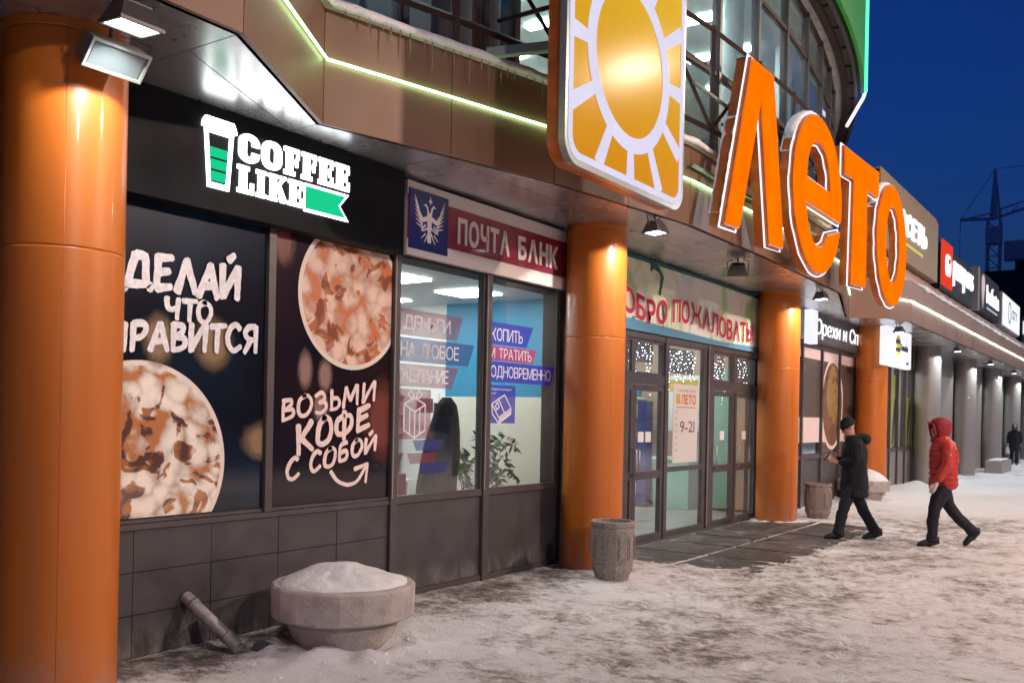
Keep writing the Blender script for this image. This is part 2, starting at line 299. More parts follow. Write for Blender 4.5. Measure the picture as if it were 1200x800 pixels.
def banner_material():
    m = mat('welcome banner cloth', (0.55, 0.52, 0.46), 0.75); t, n, l = nodes(m); b = n['Principled BSDF']
    tc = n.new('ShaderNodeTexCoord'); mp = n.new('ShaderNodeMapping'); mp.inputs['Scale'].default_value = (1.0, 1, 0.5)
    x = n.new('ShaderNodeTexNoise'); x.inputs['Scale'].default_value = 1.4; x.inputs['Detail'].default_value = 5; x.inputs['Distortion'].default_value = 1.2
    l.new(tc.outputs['Object'], mp.inputs[0]); l.new(mp.outputs[0], x.inputs['Vector'])
    r = n.new('ShaderNodeValToRGB'); e = r.color_ramp.elements
    e[0].position = 0.34; e[0].color = (0.16, 0.50, 0.50, 1); e[1].position = 0.66; e[1].color = (0.42, 0.62, 0.34, 1)
    for p, c in ((0.41, (0.76, 0.76, 0.68, 1)), (0.5, (0.82, 0.76, 0.70, 1)), (0.57, (0.76, 0.76, 0.52, 1))):
        k = e.new(p); k.color = c
    l.new(x.outputs['Fac'], r.inputs[0]); l.new(r.outputs[0], b.inputs['Base Color'])
    return m
M['banner'] = banner_material()
M['banner_blue'] = mat('banner blue edge', (0.10, 0.28, 0.42), 0.7)
M['banner_green'] = mat('banner dark green print', (0.015, 0.11, 0.10), 0.7)
M['banner_red'] = mat('banner red letters', (0.50, 0.03, 0.06), 0.7)
M['halo'] = mat('banner white outline', (0.86, 0.84, 0.82), 0.7)

# ------------------------------------------------------------------ mesh helpers
WM = {}
def wm(o): return WM.get(o.name, Matrix.Identity(4)) if o else Matrix.Identity(4)
class MB:
    def __init__(s): s.v = []; s.f = []; s.uv = None; s.smooth = []
    def add(s, vs, fs, smooth=False):
        k = len(s.v); s.v += [tuple(v) for v in vs]
        for f in fs: s.f.append([i + k for i in f]); s.smooth.append(smooth)
        return s
    def box(s, x0, x1, y0, y1, z0, z1):
        v = [(x0, y0, z0), (x1, y0, z0), (x1, y1, z0), (x0, y1, z0), (x0, y0, z1), (x1, y0, z1), (x1, y1, z1), (x0, y1, z1)]
        return s.add(v, [(0, 3, 2, 1), (4, 5, 6, 7), (0, 1, 5, 4), (1, 2, 6, 5), (2, 3, 7, 6), (3, 0, 4, 7)])
    def hexa(s, b, t):
        # bottom polygon b, top polygon t (same count, ccw seen from above)
        n = len(b); f = [list(range(n))[::-1], list(range(n, 2 * n))]
        for i in range(n): j = (i + 1) % n; f.append((i, j, n + j, n + i))
        return s.add(list(b) + list(t), f)
    def prism(s, poly, y0, y1):
        # poly in (x,z), extruded from y0 (front) to y1
        n = len(poly); a = sum(poly[i][0] * poly[(i + 1) % n][1] - poly[(i + 1) % n][0] * poly[i][1] for i in range(n))
        if a < 0: poly = poly[::-1]
        v = [(x, y0, z) for x, z in poly] + [(x, y1, z) for x, z in poly]
        f = [list(range(n)), list(range(2 * n - 1, n - 1, -1))]
        for i in range(n): j = (i + 1) % n; f.append((i, n + i, n + j, j))
        return s.add(v, f)
    def band(s, outer, inner, y0, y1, closed=True):
        # ring between two outlines in (x,z), extruded
        n = len(outer)
        v = [(x, y0, z) for x, z in outer] + [(x, y0, z) for x, z in inner] + [(x, y1, z) for x, z in outer] + [(x, y1, z) for x, z in inner]
        f = []
        R = range(n if closed else n - 1)
        for i in R:
            j = (i + 1) % n
            f += [(i, j, n + j, n + i), (2 * n + i, 3 * n + i, 3 * n + j, 2 * n + j), (i, 2 * n + i, 2 * n + j, j), (n + i, n + j, 3 * n + j, 3 * n + i)]
        if not closed:
            f += [(0, n, 3 * n, 2 * n), (n - 1, 3 * n - 1, 4 * n - 1, 2 * n - 1)]
        return s.add(v, f)
    def tube(s, pts, r, n=8, caps=True, smooth=True, flat=1.0):
        pts = [Vector(p) for p in pts]; rs = r if isinstance(r, (list, tuple)) else [r] * len(pts)
        vs = []; fs = []; prev = None
        for i, p in enumerate(pts):
            d = (pts[min(i + 1, len(pts) - 1)] - pts[max(i - 1, 0)]).normalized()
            if prev is None:
                a = Vector((0, 0, 1)) if abs(d.z) < 0.9 else Vector((1, 0, 0)); u = d.cross(a).normalized()
            else:
                u = (prev - d * prev.dot(d)).normalized()
            prev = u; q = d.cross(u)
            rr = rs[i]; ra, rb = (rr if isinstance(rr, (tuple, list)) else (rr, rr * flat))
            for k in range(n):
                t = 2 * PI * k / n; vs.append(p + u * ra * cos(t) + q * rb * sin(t))
        for i in range(len(pts) - 1):
            for k in range(n):
                j = (k + 1) % n; fs.append((i * n + k, i * n + j, (i + 1) * n + j, (i + 1) * n + k))
        if caps: fs.append(list(range(n))[::-1]); fs.append([(len(pts) - 1) * n + k for k in range(n)])
        return s.add(vs, fs, smooth)
    def loft(s, rings, n=16, smooth=True, caps=True):
        # rings: (cx, cy, cz, rx, ry)
        vs = []; fs = []
        for (cx, cy, cz, rx, ry) in rings:
            for k in range(n): t = 2 * PI * k / n; vs.append((cx + rx * cos(t), cy + ry * sin(t), cz))
        for i in range(len(rings) - 1):
            for k in range(n):
                j = (k + 1) % n; fs.append((i * n + k, i * n + j, (i + 1) * n + j, (i + 1) * n + k))
        if caps: fs.append(list(range(n))[::-1]); fs.append([(len(rings) - 1) * n + k for k in range(n)])
        return s.add(vs, fs, smooth)
    def build(s, name, m, parent=None, world=True, label=None, cat=None, group=None, kind=None, bevel=0):
        me = bpy.data.meshes.new(name)
        W_ = wm(parent)
        if parent is None:
            # origin at the base centre of the mesh
            xs = [v[0] for v in s.v]; ys = [v[1] for v in s.v]; zs = [v[2] for v in s.v]
            org = Vector(((min(xs) + max(xs)) / 2, (min(ys) + max(ys)) / 2, min(zs)))
            vs = [Vector(v) - org for v in s.v]
        elif world:
            I = W_.inverted(); vs = [I @ Vector(v) for v in s.v]; org = None
        else: vs = s.v; org = None
        me.from_pydata([tuple(v) for v in vs], [], s.f)
        me.polygons.foreach_set('use_smooth', s.smooth)
        me.materials.append(M[m] if isinstance(m, str) else m)
        if s.uv is not None:
            uvl = me.uv_layers.new(name='UVMap')
            for li, lp in enumerate(me.loops): uvl.data[li].uv = s.uv[lp.vertex_index]
        me.update()
        o = bpy.data.objects.new(name, me); COL.objects.link(o)
        if parent is not None: o.parent = parent; WM[o.name] = W_
        else: o.location = org; WM[o.name] = Matrix.Translation(org)
        if bevel > 0:
            b = o.modifiers.new('bevel', 'BEVEL'); b.width = bevel; b.segments = 2; b.limit_method = 'ANGLE'
        tagp(o, label, cat, group, kind)
        return o
def tagp(o, label=None, cat=None, group=None, kind=None):
    if label: o['label'] = label
    if cat: o['category'] = cat
    if group: o['group'] = group
    if kind: o['kind'] = kind
    return o
def thing(name, label, cat, loc=(0, 0, 0), rz=0, group=None):
    o = bpy.data.objects.new(name, None); COL.objects.link(o); o.empty_display_size = 0.2
    o.location = loc; o.rotation_euler = (0, 0, rz)
    WM[o.name] = Matrix.Translation(Vector(loc)) @ Matrix.Rotation(rz, 4, 'Z')
    return tagp(o, label, cat, group)
def copy_tree(o, parent=None):
    c = o.copy(); COL.objects.link(c); c.parent = parent
    for ch in list(o.children): copy_tree(ch, c)
    return c
def B(*a): return MB().box(*a)

_glyph = {}
def glyph(ch, bold=0.0, res=3):
    k = (ch, bold, res)
    if k not in _glyph:
        c = bpy.data.curves.new('g', 'FONT'); c.body = ch; c.resolution_u = res; c.offset = bold
        c.fill_mode = 'FRONT'
        o = bpy.data.objects.new('g', c); COL.objects.link(o)
        bpy.context.view_layer.update()
        me = bpy.data.meshes.new_from_object(o.evaluated_get(bpy.context.evaluated_depsgraph_get()))
        v = [(q.co.x, q.co.y) for q in me.vertices]; f = [list(p.vertices) for p in me.polygons]
        bpy.data.objects.remove(o); bpy.data.curves.remove(c); bpy.data.meshes.remove(me)
        _glyph[k] = (v, f)
    return _glyph[k]
def glyph_solid(mb, v, f, tx, y0, y1):
    # v already mapped to (x,z) ; front faces + rim
    base = len(mb.v); n = len(v)
    mb.v += [(x, y0, z) for x, z in v]
    edges = {}
    for q in f:
        a = sum(v[q[i]][0] * v[q[(i + 1) % len(q)]][1] - v[q[(i + 1) % len(q)]][0] * v[q[i]][1] for i in range(len(q)))
        if a < 0: q = q[::-1]
        mb.f.append([i + base for i in q]); mb.smooth.append(False)
        for i in range(len(q)):
            e = (q[i], q[(i + 1) % len(q)])
            if (e[1], e[0]) in edges: del edges[(e[1], e[0])]
            else: edges[e] = 1
    if y1 > y0:
        mb.v += [(x, y1, z) for x, z in v]
        for a, b_ in edges: mb.f.append([base + b_, base + a, base + n + a, base + n + b_]); mb.smooth.append(False)
def word(txt, x0, x1, z0, z1, y0, y1, bold=0.0, gap=0.07, shear=0.0, rise=0.0, arch=None, ymax=None, res=3):
    """lay out glyphs so the word fills x0..x1 and the capital height fills z0..z1; returns list of MB, one per letter"""
    xs = 0; items = []
    for ch in txt:
        if ch == ' ': xs += 0.32; continue
        v, f = glyph(ch, bold, res)
        a = min(q[0] for q in v); b_ = max(q[0] for q in v)
        items.append((v, f, xs - a)); xs += b_ - a + gap
    tot = xs - gap; H = ymax if ymax else 0.73
    out = []
    for v, f, off in items:
        mb = MB(); vv = []
        for (x, y) in v:
            u = (x + off) / tot; X = x0 + (x1 - x0) * u; Z = z0 + (z1 - z0) * y / H
            X += shear * (Z - z0); Z += rise * u + (arch(u) if arch else 0)
            vv.append((X, Z))
        glyph_solid(mb, vv, f, 0, y0, y1); out.append(mb)
    return out
def merged(lst):
    r = MB()
    for m_ in lst: r.add(m_.v, m_.f)
    return r
_br = random.Random(3)
def stroke(mb, pts, wd, y0, th=0.0006, jag=0.10, taper=0.78, smooth=False):
    # brush stroke along points in (x,z)
    P = [Vector((p[0], p[1])) for p in pts]
    if smooth and len(P) > 2:                      # rounded strokes: Catmull-Rom through the points
        closed = (P[0] - P[-1]).length < wd * .1; Q = []; n_ = len(P)
        for i in range(n_ - 1):
            p0 = P[i - 1] if i > 0 else (P[-2] if closed else P[0]); p3 = P[i + 2] if i + 2 < n_ else (P[1] if closed else P[-1]); a, b_ = P[i], P[i + 1]
            for k in range(5):
                t = k / 5; Q.append(.5 * ((2 * a) + (b_ - p0) * t + (2 * p0 - 5 * a + 4 * b_ - p3) * t * t + (3 * a - p0 - 3 * b_ + p3) * t ** 3))
        P = Q + [P[-1]]
    q = [P[0]]
    for a, b_ in zip(P[:-1], P[1:]):
        k = max(1, int((b_ - a).length / (wd * 0.33)))
        for i in range(1, k + 1): q.append(a.lerp(b_, i / k))
    L = []; R = []; ja = jb = 0.0
    for i, p in enumerate(q):
        d = q[min(i + 1, len(q) - 1)] - q[max(i - 1, 0)]
        if d.length < 1e-9: d = Vector((1, 0))
        d.normalize(); nn = Vector((-d.y, d.x)); t = i / max(1, len(q) - 1)
        h = wd * 0.5 * (1 - (1 - taper) * t); ja = ja * .6 + _br.uniform(-jag, jag); jb = jb * .6 + _br.uniform(-jag, jag)
        L.append(p + nn * h * (1 + ja)); R.append(p - nn * h * (1 + jb))
    d0 = (q[0] - q[1]).normalized() * wd * 0.22; d1 = (q[-1] - q[-2]).normalized() * wd * 0.22
    poly = [q[0] + d0] + R + [q[-1] + d1] + L[::-1]
    n = len(L); vs = [(p.x, y0, p.y) for p in R] + [(p.x, y0, p.y) for p in L]
    fs = [(i, i + 1, n + i + 1, n + i) for i in range(n - 1)]
    # rounded, slightly ragged ends
    for (c_, e_, a_, b_, flip) in ((q[0], d0, n, 0, False), (q[-1], d1, 2 * n - 1, n - 1, True)):
        k0 = len(vs); pa, pb = Vector((vs[a_][0], vs[a_][2])), Vector((vs[b_][0], vs[b_][2])); m1 = pa.lerp(pb, .25) + e_ * _br.uniform(.7, 1.2); m2 = pa.lerp(pb, .72) + e_ * _br.uniform(.7, 1.3)
        vs += [(m1.x, y0, m1.y), (m2.x, y0, m2.y)]
        fs.append((a_, b_, k0 + 1, k0) if not flip else (b_, a_, k0, k0 + 1))
    mb.add(vs, fs)
ST = {  # brush alphabet on a unit box (x 0..w, y 0..1)
 'Д': (1.1, [[(0.42, 0.98), (0.12, 0.12)], [(0.42, 0.98), (0.80, 0.95), (0.85, 0.14)], [(-0.05, -0.06), (0.0, 0.10), (1.0, 0.16), (1.04, 0.02)]]),
 'Е': (0.8, [[(0.15, 1.0), (0.08, 0.05)], [(0.12, 0.93), (0.75, 0.98)], [(0.12, 0.52), (0.62, 0.58)], [(0.05, 0.06), (0.72, 0.14)]]),
 'Л': (0.9, [[(0.0, 0.0), (0.42, 0.98)], [(0.42, 0.98), (0.82, 0.02)]]),
 'А': (0.9, [[(0.0, 0.0), (0.48, 1.0)], [(0.48, 1.0), (0.82, 0.0)], [(0.16, 0.32), (0.74, 0.38)]]),
 'И': (0.9, [[(0.08, 1.0), (0.05, 0.0)], [(0.05, 0.05), (0.75, 0.98)], [(0.78, 1.0), (0.75, 0.0)]]),
 'Й': (0.9, [[(0.08, 1.0), (0.05, 0.0)], [(0.05, 0.05), (0.75, 0.98)], [(0.78, 1.0), (0.75, 0.0)], [(0.34, 1.15), (0.56, 1.34)]]),
 'Ч': (0.8, [[(0.08, 1.0), (0.1, 0.56), (0.32, 0.45), (0.66, 0.58)], [(0.70, 1.0), (0.64, 0.0)]]),
 'Т': (0.8, [[(0.0, 0.95), (0.84, 1.0)], [(0.44, 0.96), (0.38, 0.0)]]),
 'О': (0.85, [[(0.45, 1.0), (0.15, 0.85), (0.05, 0.5), (0.12, 0.15), (0.36, 0.02), (0.62, 0.14), (0.76, 0.5), (0.68, 0.85), (0.45, 1.0), (0.30, 0.95)]]),
 'Н': (0.85, [[(0.08, 1.0), (0.05, 0.0)], [(0.05, 0.50), (0.75, 0.55)], [(0.75, 1.0), (0.72, 0.0)]]),
 'Р': (0.75, [[(0.12, 1.0), (0.1, 0.0)], [(0.1, 0.96), (0.55, 0.98), (0.68, 0.78), (0.5, 0.52), (0.12, 0.44)]]),
 'В': (0.8, [[(0.12, 1.0), (0.1, 0.0)], [(0.1, 0.96), (0.52, 0.94), (0.55, 0.70), (0.14, 0.52)], [(0.14, 0.52), (0.66, 0.46), (0.62, 0.16), (0.1, 0.04)]]),
 'С': (0.8, [[(0.70, 0.84), (0.48, 0.99), (0.20, 0.86), (0.05, 0.5), (0.15, 0.14), (0.40, 0.02), (0.72, 0.18)]]),
 'Я': (0.8, [[(0.66, 1.0), (0.66, 0.0)], [(0.66, 0.98), (0.24, 0.95), (0.10, 0.72), (0.26, 0.5), (0.64, 0.5)], [(0.38, 0.48), (0.02, 0.0)]]),
 'З': (0.75, [[(0.05, 0.86), (0.36, 1.0), (0.58, 0.82), (0.50, 0.6), (0.24, 0.52)], [(0.24, 0.52), (0.60, 0.46), (0.64, 0.18), (0.35, 0.0), (0.02, 0.1)]]),
 'Ь': (0.7, [[(0.10, 1.0), (0.10, 0.03)], [(0.10, 0.55), (0.5, 0.52), (0.6, 0.26), (0.44, 0.04), (0.08, 0.03)]]),
 'М': (1.1, [[(0.02, 0.0), (0.16, 1.0)], [(0.16, 1.0), (0.46, 0.28)], [(0.46, 0.28), (0.84, 1.0)], [(0.86, 1.0), (0.92, 0.0)]]),
 'К': (0.85, [[(0.10, 1.0), (0.12, 0.0)], [(0.72, 1.0), (0.14, 0.46)], [(0.22, 0.52), (0.80, 0.0)]]),
 'Ф': (1.0, [[(0.48, 1.06), (0.46, -0.08)], [(0.46, 0.86), (0.12, 0.76), (0.05, 0.48), (0.18, 0.22), (0.5, 0.18), (0.82, 0.30), (0.88, 0.58), (0.76, 0.80), (0.46, 0.86)]]),
 'Б': (0.75, [[(0.62, 1.02), (0.16, 0.90), (0.10, 0.04)], [(0.12, 0.52), (0.52, 0.54), (0.62, 0.28), (0.46, 0.05), (0.10, 0.04)]]),
}
def brush(txt, x0, z0, x1, z1, h, y, wd, mtr, parent, hend=None):
    wd *= 1.05
    """brush-lettered word from (x0,z0) to (x1,z1) baseline, letter height h"""
    wt = sum(ST[c][0] + 0.12 for c in txt if c != ' ') + 0.5 * txt.count(' ') - 0.12
    mb = MB(); u = 0; d = Vector((x1 - x0, z1 - z0)); k = 0
    for c in txt:
        if c == ' ': u += 0.5; continue
        w_, ss = ST[c]; hh = h + ((hend or h) - h) * u / wt
        jit = _br.uniform(-0.03, 0.03) * h
        for st in ss:
            pts = []
            for (a, b_) in st:
                t = (u + a) / wt; p = Vector((x0, z0)) + d * t
                pts.append((p.x + _br.uniform(-.006, .006), p.y + b_ * hh + jit))
            k += 1
            stroke(mb, pts, wd, y - 0.0008 * k, smooth=len(pts) > 3 or c in 'ОСЗРВФБЬЯ')
        u += w_ + 0.12
    return mb.build('lettering', mtr, parent)

# ------------------------------------------------------------------ street lamps behind the camera (light of the street; their warm reflections show in the glass)
def street_lamp(x, y, label, power, colr, h=9.0):
    t = thing('street_lamp', label, 'street lamp', (x, y, 0), 0, 'street lamps along the car park')
    MB().tube([(x, y, 0), (x, y, h)], [0.11, 0.06], 10).build('pole', 'pole', t)
    MB().tube([(x, y, h - 0.05), (x, y + 0.6, h + 0.18), (x, y + 1.3, h + 0.2)], 0.04, 8).build('arm', 'pole', t)
    MB().hexa([(x - .16, y + 1.1, h + .12), (x + .16, y + 1.1, h + .12), (x + .13, y + 1.9, h + .14), (x - .13, y + 1.9, h + .14)],
              [(x - .10, y + 1.1, h + .26), (x + .10, y + 1.1, h + .26), (x + .08, y + 1.85, h + .24), (x - .08, y + 1.85, h + .24)]).build('lamp_head', 'pole', t)
    B(x - .12, x + .12, y + 1.25, y + 1.8, h + .095, h + .116).build('lamp_glass', 'lamp_warm', t)
    l = bpy.data.lights.new('street_light', 'SPOT'); l.energy = power; l.color = colr; l.spot_size = rad(165); l.spot_blend = 0.6; l.shadow_soft_size = 0.25
    lo = bpy.data.objects.new('street_light', l); COL.objects.link(lo); lo.location = (x, y + 1.5, h + 0.05)
    lo.rotation_euler = (rad(28), 0, 0); lo.parent = t; lo.location = (0, 1.5, h + 0.05)
WARM = (1.0, 0.76, 0.62)
for i, (x, y, p, c, lab, h_) in enumerate([
    (17.2, -9.6, 2300, (1.0, .80, .62), 'street lamp nearest to the pavement across from the nut shop', 10.1),
    (9.0, -12.5, 3900, WARM, 'tall street lamp across from the main entrance', 7.2),
    (-1.5, -15.5, 2600, (1.0, .84, .74), 'street lamp behind the camera at the near end of the car park', 7.0),
    (30.0, -12.5, 3300, (0.95, 0.90, 0.92), 'tall street lamp across from the far grey columns', 9.0),
    (46.0, -12.5, 3600, (0.85, 0.92, 1.0), 'tall street lamp at the far end of the car park', 9.0)]):
    street_lamp(x, y, lab, p, c, h_)

# ------------------------------------------------------------------ key dimensions (metres; X along the facade, Y into the building)
S = 6.294; CR = 0.341; W = 0.402; H = 3.826; FT = 4.68; LEDZ = 4.30
TC = (9.2, 24.2)                                   # centre of the round upper storey
def arcY(R, x): return TC[1] - math.sqrt(R * R - (x - TC[0]) ** 2)
FAS = [(-7.0, -0.97), (-2.6, -0.97), (0.50, -0.95), (1.92, -0.12), (4.26, -0.69), (6.57, -1.00), (9.0, -1.02), (11.0, -0.98), (12.95, -0.93), (16.80, -0.02), (17.20, -0.71),
       (18.1, -0.97), (22, -0.97), (26, -0.97), (30, -0.97), (35, -0.97), (40, -0.97), (46, -0.97), (52, -0.97), (58, -0.97), (66, -0.97)]
def fasY(x):
    for (a, b_), (c, d) in zip(FAS[:-1], FAS[1:]):
        if a <= x <= c: return b_ + (d - b_) * (x - a) / (c - a)
    return FAS[-1][1]

# ------------------------------------------------------------------ ground
def wear(x, y):
    v = 0.05
    d = W - y                                               # distance in front of the wall
    if 0 <= d < 1.1 and x < 7: v += 0.17 * (1 - abs(d - 0.35) / 0.75) if abs(d - .35) < .75 else 0
    # trodden path to the doors and along the people's route
    v += 0.08 * math.exp(-((x - 10.2) / 3.2) ** 2 - ((y + 1.9) / 1.0) ** 2)
    v += 0.06 * math.exp(-((x - 13.5) / 4.5) ** 2 - ((y + 2.9) / 0.7) ** 2)
    v += 0.08 * math.exp(-((x - 4.0) / 3) ** 2 - ((y + 2.4) / 0.9) ** 2)
    v -= 0.15 * math.exp(-((x - 20) / 3.5) ** 2 - ((y + 1.2) / 0.9) ** 2)
    v -= 0.26 * math.exp(-((x - 1.6) / 1.4) ** 2 - ((y + 0.75) / 0.33) ** 2)
    if x > 16: v -= 0.14
    return v
SL_X0, SL_X1, SL_Y0, SL_Y1 = 6.95, 12.85, -1.72, 0.33
FP = {}
rf = random.Random(77)
def add_print(x, y, a):
    for i in (-1, 0, 1):
        for j in (-1, 0, 1):
            FP.setdefault((int(x) + i, int(math.floor(y)) + j), []).append((x, y, cos(a), sin(a)))
for (sx, sy, a, n_) in ((3.0, -3.6, .25, 12), (2.0, -2.4, .1, 11), (9.5, -3.1, .1, 14), (6.5, -1.5, -.3, 9), (4.2, -4.6, .4, 12), (1.2, -1.4, .02, 10), (12.5, -2.6, 2.5, 8), (3.4, -1.1, -.25, 10), (7.5, -4.4, .9, 8), (2.6, -3.0, -.2, 12), (5.0, -2.9, 2.9, 9)):
    for k in range(n_):
        sd = .11 if k % 2 else -.11; add_print(sx + .68 * k * cos(a) - sd * sin(a) + rf.uniform(-.04, .04), sy + .68 * k * sin(a) + sd * cos(a) + rf.uniform(-.04, .04), a + rf.uniform(-.15, .15))
def ground_h(x, y):
    n1 = noise.noise(Vector((x * 1.7, y * 1.7, 0))); n2 = noise.noise(Vector((x * 6, y * 6, 3))); n3 = noise.noise(Vector((x * 19, y * 19, 7)))
    h = 0.012 * n1 + 0.011 * n2 + 0.006 * n3
    if SL_X0 - .1 < x < SL_X1 + .1 and SL_Y0 - .1 < y < SL_Y1 + 1: 
        e_ = min(x - SL_X0, SL_X1 - x, y - SL_Y0, 1.0); e_ = max(0, min(1, e_ / .55))
        h = (-0.004 + .010 * n1 + .010 * n2 + .004 * n3) * (1 - e_) + e_ * (-.006 + .006 * n2 + .005 * n1) + .012 * (1 - e_)
    # small drift round the planter and the column feet
    for cx, cy, r, a in ((1.98, -0.35, 0.62, 0.055), (0.0, 0.0, 0.6, 0.03), (S * 3, 0, .7, .05), (S * 2, 0, .5, .03), (18.0, -.1, .8, .06)):
        d = math.hypot(x - cx, y - cy); h += a * math.exp(-((d - r * .75) / 0.17) ** 2) * (0.8 + 1.1 * n2)
    for (fx, fy, ca, sa) in FP.get((int(x), int(math.floor(y))), ()):
        dx, dy = x - fx, y - fy; u = (dx * ca + dy * sa) / .15; v_ = (-dx * sa + dy * ca) / .062; q = u * u + v_ * v_
        if q < 2.2: h += -.024 * max(0, 1 - q) + .009 * max(0, 1 - abs(q - 1.45) / .75)
    # ploughed drift by the far columns
    if x > 19.5: h += 0.12 * math.exp(-((y - 0.15) / 0.35) ** 2) * (0.5 + n1)
    return h
def ground():
    xs = []; x = -6.0
    while x < 30: xs.append(x); x += 0.036 if x < 9 else (0.07 if x < 16 else 0.16)
    xs.append(30)
    ys = []; y = -6.2
    while y < 0.5: ys.append(y); y += 0.036
    ys.append(0.5)
    v = [(a, b_, ground_h(a, b_)) for b_ in ys for a in xs]; n = len(xs)
    f = [(j * n + i, j * n + i + 1, (j + 1) * n + i + 1, (j + 1) * n + i) for j in range(len(ys) - 1) for i in range(n - 1)]
    me = bpy.data.meshes.new('pavement'); me.from_pydata(v, [], f); me.materials.append(M['snow'])
    at = me.attributes.new('wear', 'FLOAT', 'POINT'); at.data.foreach_set('value', [wear(p[0], p[1]) for p in v])
    me.polygons.foreach_set('use_smooth', [True] * len(f))
    o = bpy.data.objects.new('pavement', me); COL.objects.link(o); tagp(o, 'trampled snowy pavement along the shop fronts', kind='structure')
    WM[o.name] = Matrix.Identity(4)
    g = MB()
    for (x0, x1, y0, y1) in ((-400, -6, -400, 900), (30, 900, -400, .5), (-6, 30, -400, -6.2), (-6, 900, 0.5, 900)):
        g.add([(x0, y0, -.012), (x1, y0, -.012), (x1, y1, -.012), (x0, y1, -.012)], [(0, 1, 2, 3)])
    go = g.build('ground', 'snow', None, label='snow covered ground of the car park and beyond', kind='structure')
    return o
pav = ground()
xs = [6.95, 7.93, 8.87, 9.86, 10.84, 11.82, 12.80]; ys = [0.32, -0.68, -1.70]
rs = random.Random(5)
for j in range(2):
    for i in range(6):
        g = 0.035; z = 0.008 + rs.uniform(-.003, .003)
        B(xs[i] + g, xs[i + 1] - g, ys[j + 1] + g, ys[j] - g, -0.03, z).build('slab', 'slab', pav)
# clods of loose snow near the wall and the planter
mb = MB(); rc = random.Random(11)
def clod(mb, x, y, z, r):
    ph = rc.uniform(0, 6)
    vs = []; n = 7
    for (zz, k) in ((0, 1), (0.55, .8), (.85, .35)):
        for i in range(n): t = 2 * PI * i / n + ph; q = r * k * rc.uniform(.75, 1.2); vs.append((x + q * cos(t), y + q * sin(t), z + zz * r * .7))
    fs = [(a * n + i, a * n + (i + 1) % n, (a + 1) * n + (i + 1) % n, (a + 1) * n + i) for a in (0, 1) for i in range(n)] + [[2 * n + i for i in range(n)]]
    mb.add(vs, fs, True)
for k in range(170):
    zone = rc.random()
    if zone < .45: x, y = rc.uniform(.4, 7), rc.uniform(-1.0, .3)
    elif zone < .7: a = rc.uniform(0, 6.28); d = rc.uniform(.5, 1.0); x, y = 1.98 + d * cos(a), -.35 + d * sin(a)
    else: x, y = rc.uniform(13, 24), rc.uniform(-.8, .3)
    if y > .34: continue
    clod(mb, x, y, ground_h(x, y) - .008, rc.choice([.006, .009, .013, .022]))
mb.build('loose_snow', 'snow_lump', None, label='scattered clods of loose snow along the wall foot', cat='snow', kind='stuff')

# ------------------------------------------------------------------ the shopping centre
bld = thing('shopping_centre', 'long shopping centre with orange columns, brown canopy and round glazed upper floor', 'building', (0, 0.5, 0))
def part(mb, name, m, parent=None, **k): return mb.build(name, m, parent or bld, **k)

# columns
def column(x, m, orange=True):
    prof = [(-.03, CR), (2.556, CR), (2.5655, CR), (2.566, CR - .004), (2.570, CR - .004), (2.5705, CR), (2.580, CR), (H - 0.07, CR), (H - 0.06, CR), (H - .0595, CR - .004), (H - .0535, CR - .004), (H - .053, CR), (H - .045, CR), (H - .002, CR)]
    n = 56; vs = []; fs = []
    for z, r in prof:
        for k in range(n): t = 2 * PI * k / n; vs.append((x + r * cos(t), r * sin(t), z))
    for i in range(len(prof) - 1):
        for k in range(n): j = (k + 1) % n; fs.append((i * n + k, i * n + j, (i + 1) * n + j, (i + 1) * n + k))
    c = MB().add(vs, fs, True).build('column', m, bld)
    for a in (-118, -28, 62):                              # upright joints of the cladding sheets
        t = rad(a); r = CR - .0004
        MB().tube([(x + r * cos(t), r * sin(t), 0), (x + r * cos(t), r * sin(t), H - .04)], 0.0016, 4).build('cladding_joint', 'gap' if not orange else 'letter_side', c)
    return c
for k in range(4): column(S * k, 'orange')
for k in range(4, 10): column(S * k, 'greycol', False)

# lower wall
wall = part(B(-6, 3.30, W + .012, W + .25, -.05, .86), 'wall', 'grout')
for r_ in range(3):
    for c_ in range(-2, 5):
        x0 = 0.135 + .633 * c_; x1 = min(x0 + .633, 3.30)
        if x1 < -.9: continue
        z0 = 0.004 + r_ * .287
        part(B(x0 + .003, x1 - .003, W - .003 + rs.uniform(-.0015, .0015), W + .02, z0 + .003, z0 + .284), 'tile', 'tile', wall)
part(B(-6, 3.345, W - .022, W + .06, .866, .905), 'window_sill', 'frame')
# bank front: two infill panels in frames
for x0, x1 in ((3.385, 4.70), (4.80, 6.115)):
    part(B(x0, x1, W + .004, W + .05, .06, .86), 'infill_panel', 'tile')
    part(B(x0, x1, W - .02, W + .06, .0, .056), 'bottom_rail', 'frame')
    part(B(x0, x1, W - .02, W + .06, .866, .915), 'window_sill', 'frame')
for x0, x1 in ((-.80, -.72), (1.862, 1.930), (3.30, 3.385), (4.70, 4.80), (6.118, 6.20)):
    part(B(x0, x1, W - .035, W + .08, .908 if x0 < 3 else -.02, 3.12), 'mullion', 'frame')
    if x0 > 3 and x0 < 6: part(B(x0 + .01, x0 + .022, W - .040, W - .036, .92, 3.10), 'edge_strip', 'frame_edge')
part(B(-6, 6.2, W + .0, W + .25, 3.10, H), 'lintel_wall', 'gap')
part(B(6.2, 7.8, W, W + .25, -.05, H), 'pier', 'tile')
part(B(12.80, 14.2, W, W + .25, -.05, H), 'pier', 'tile')
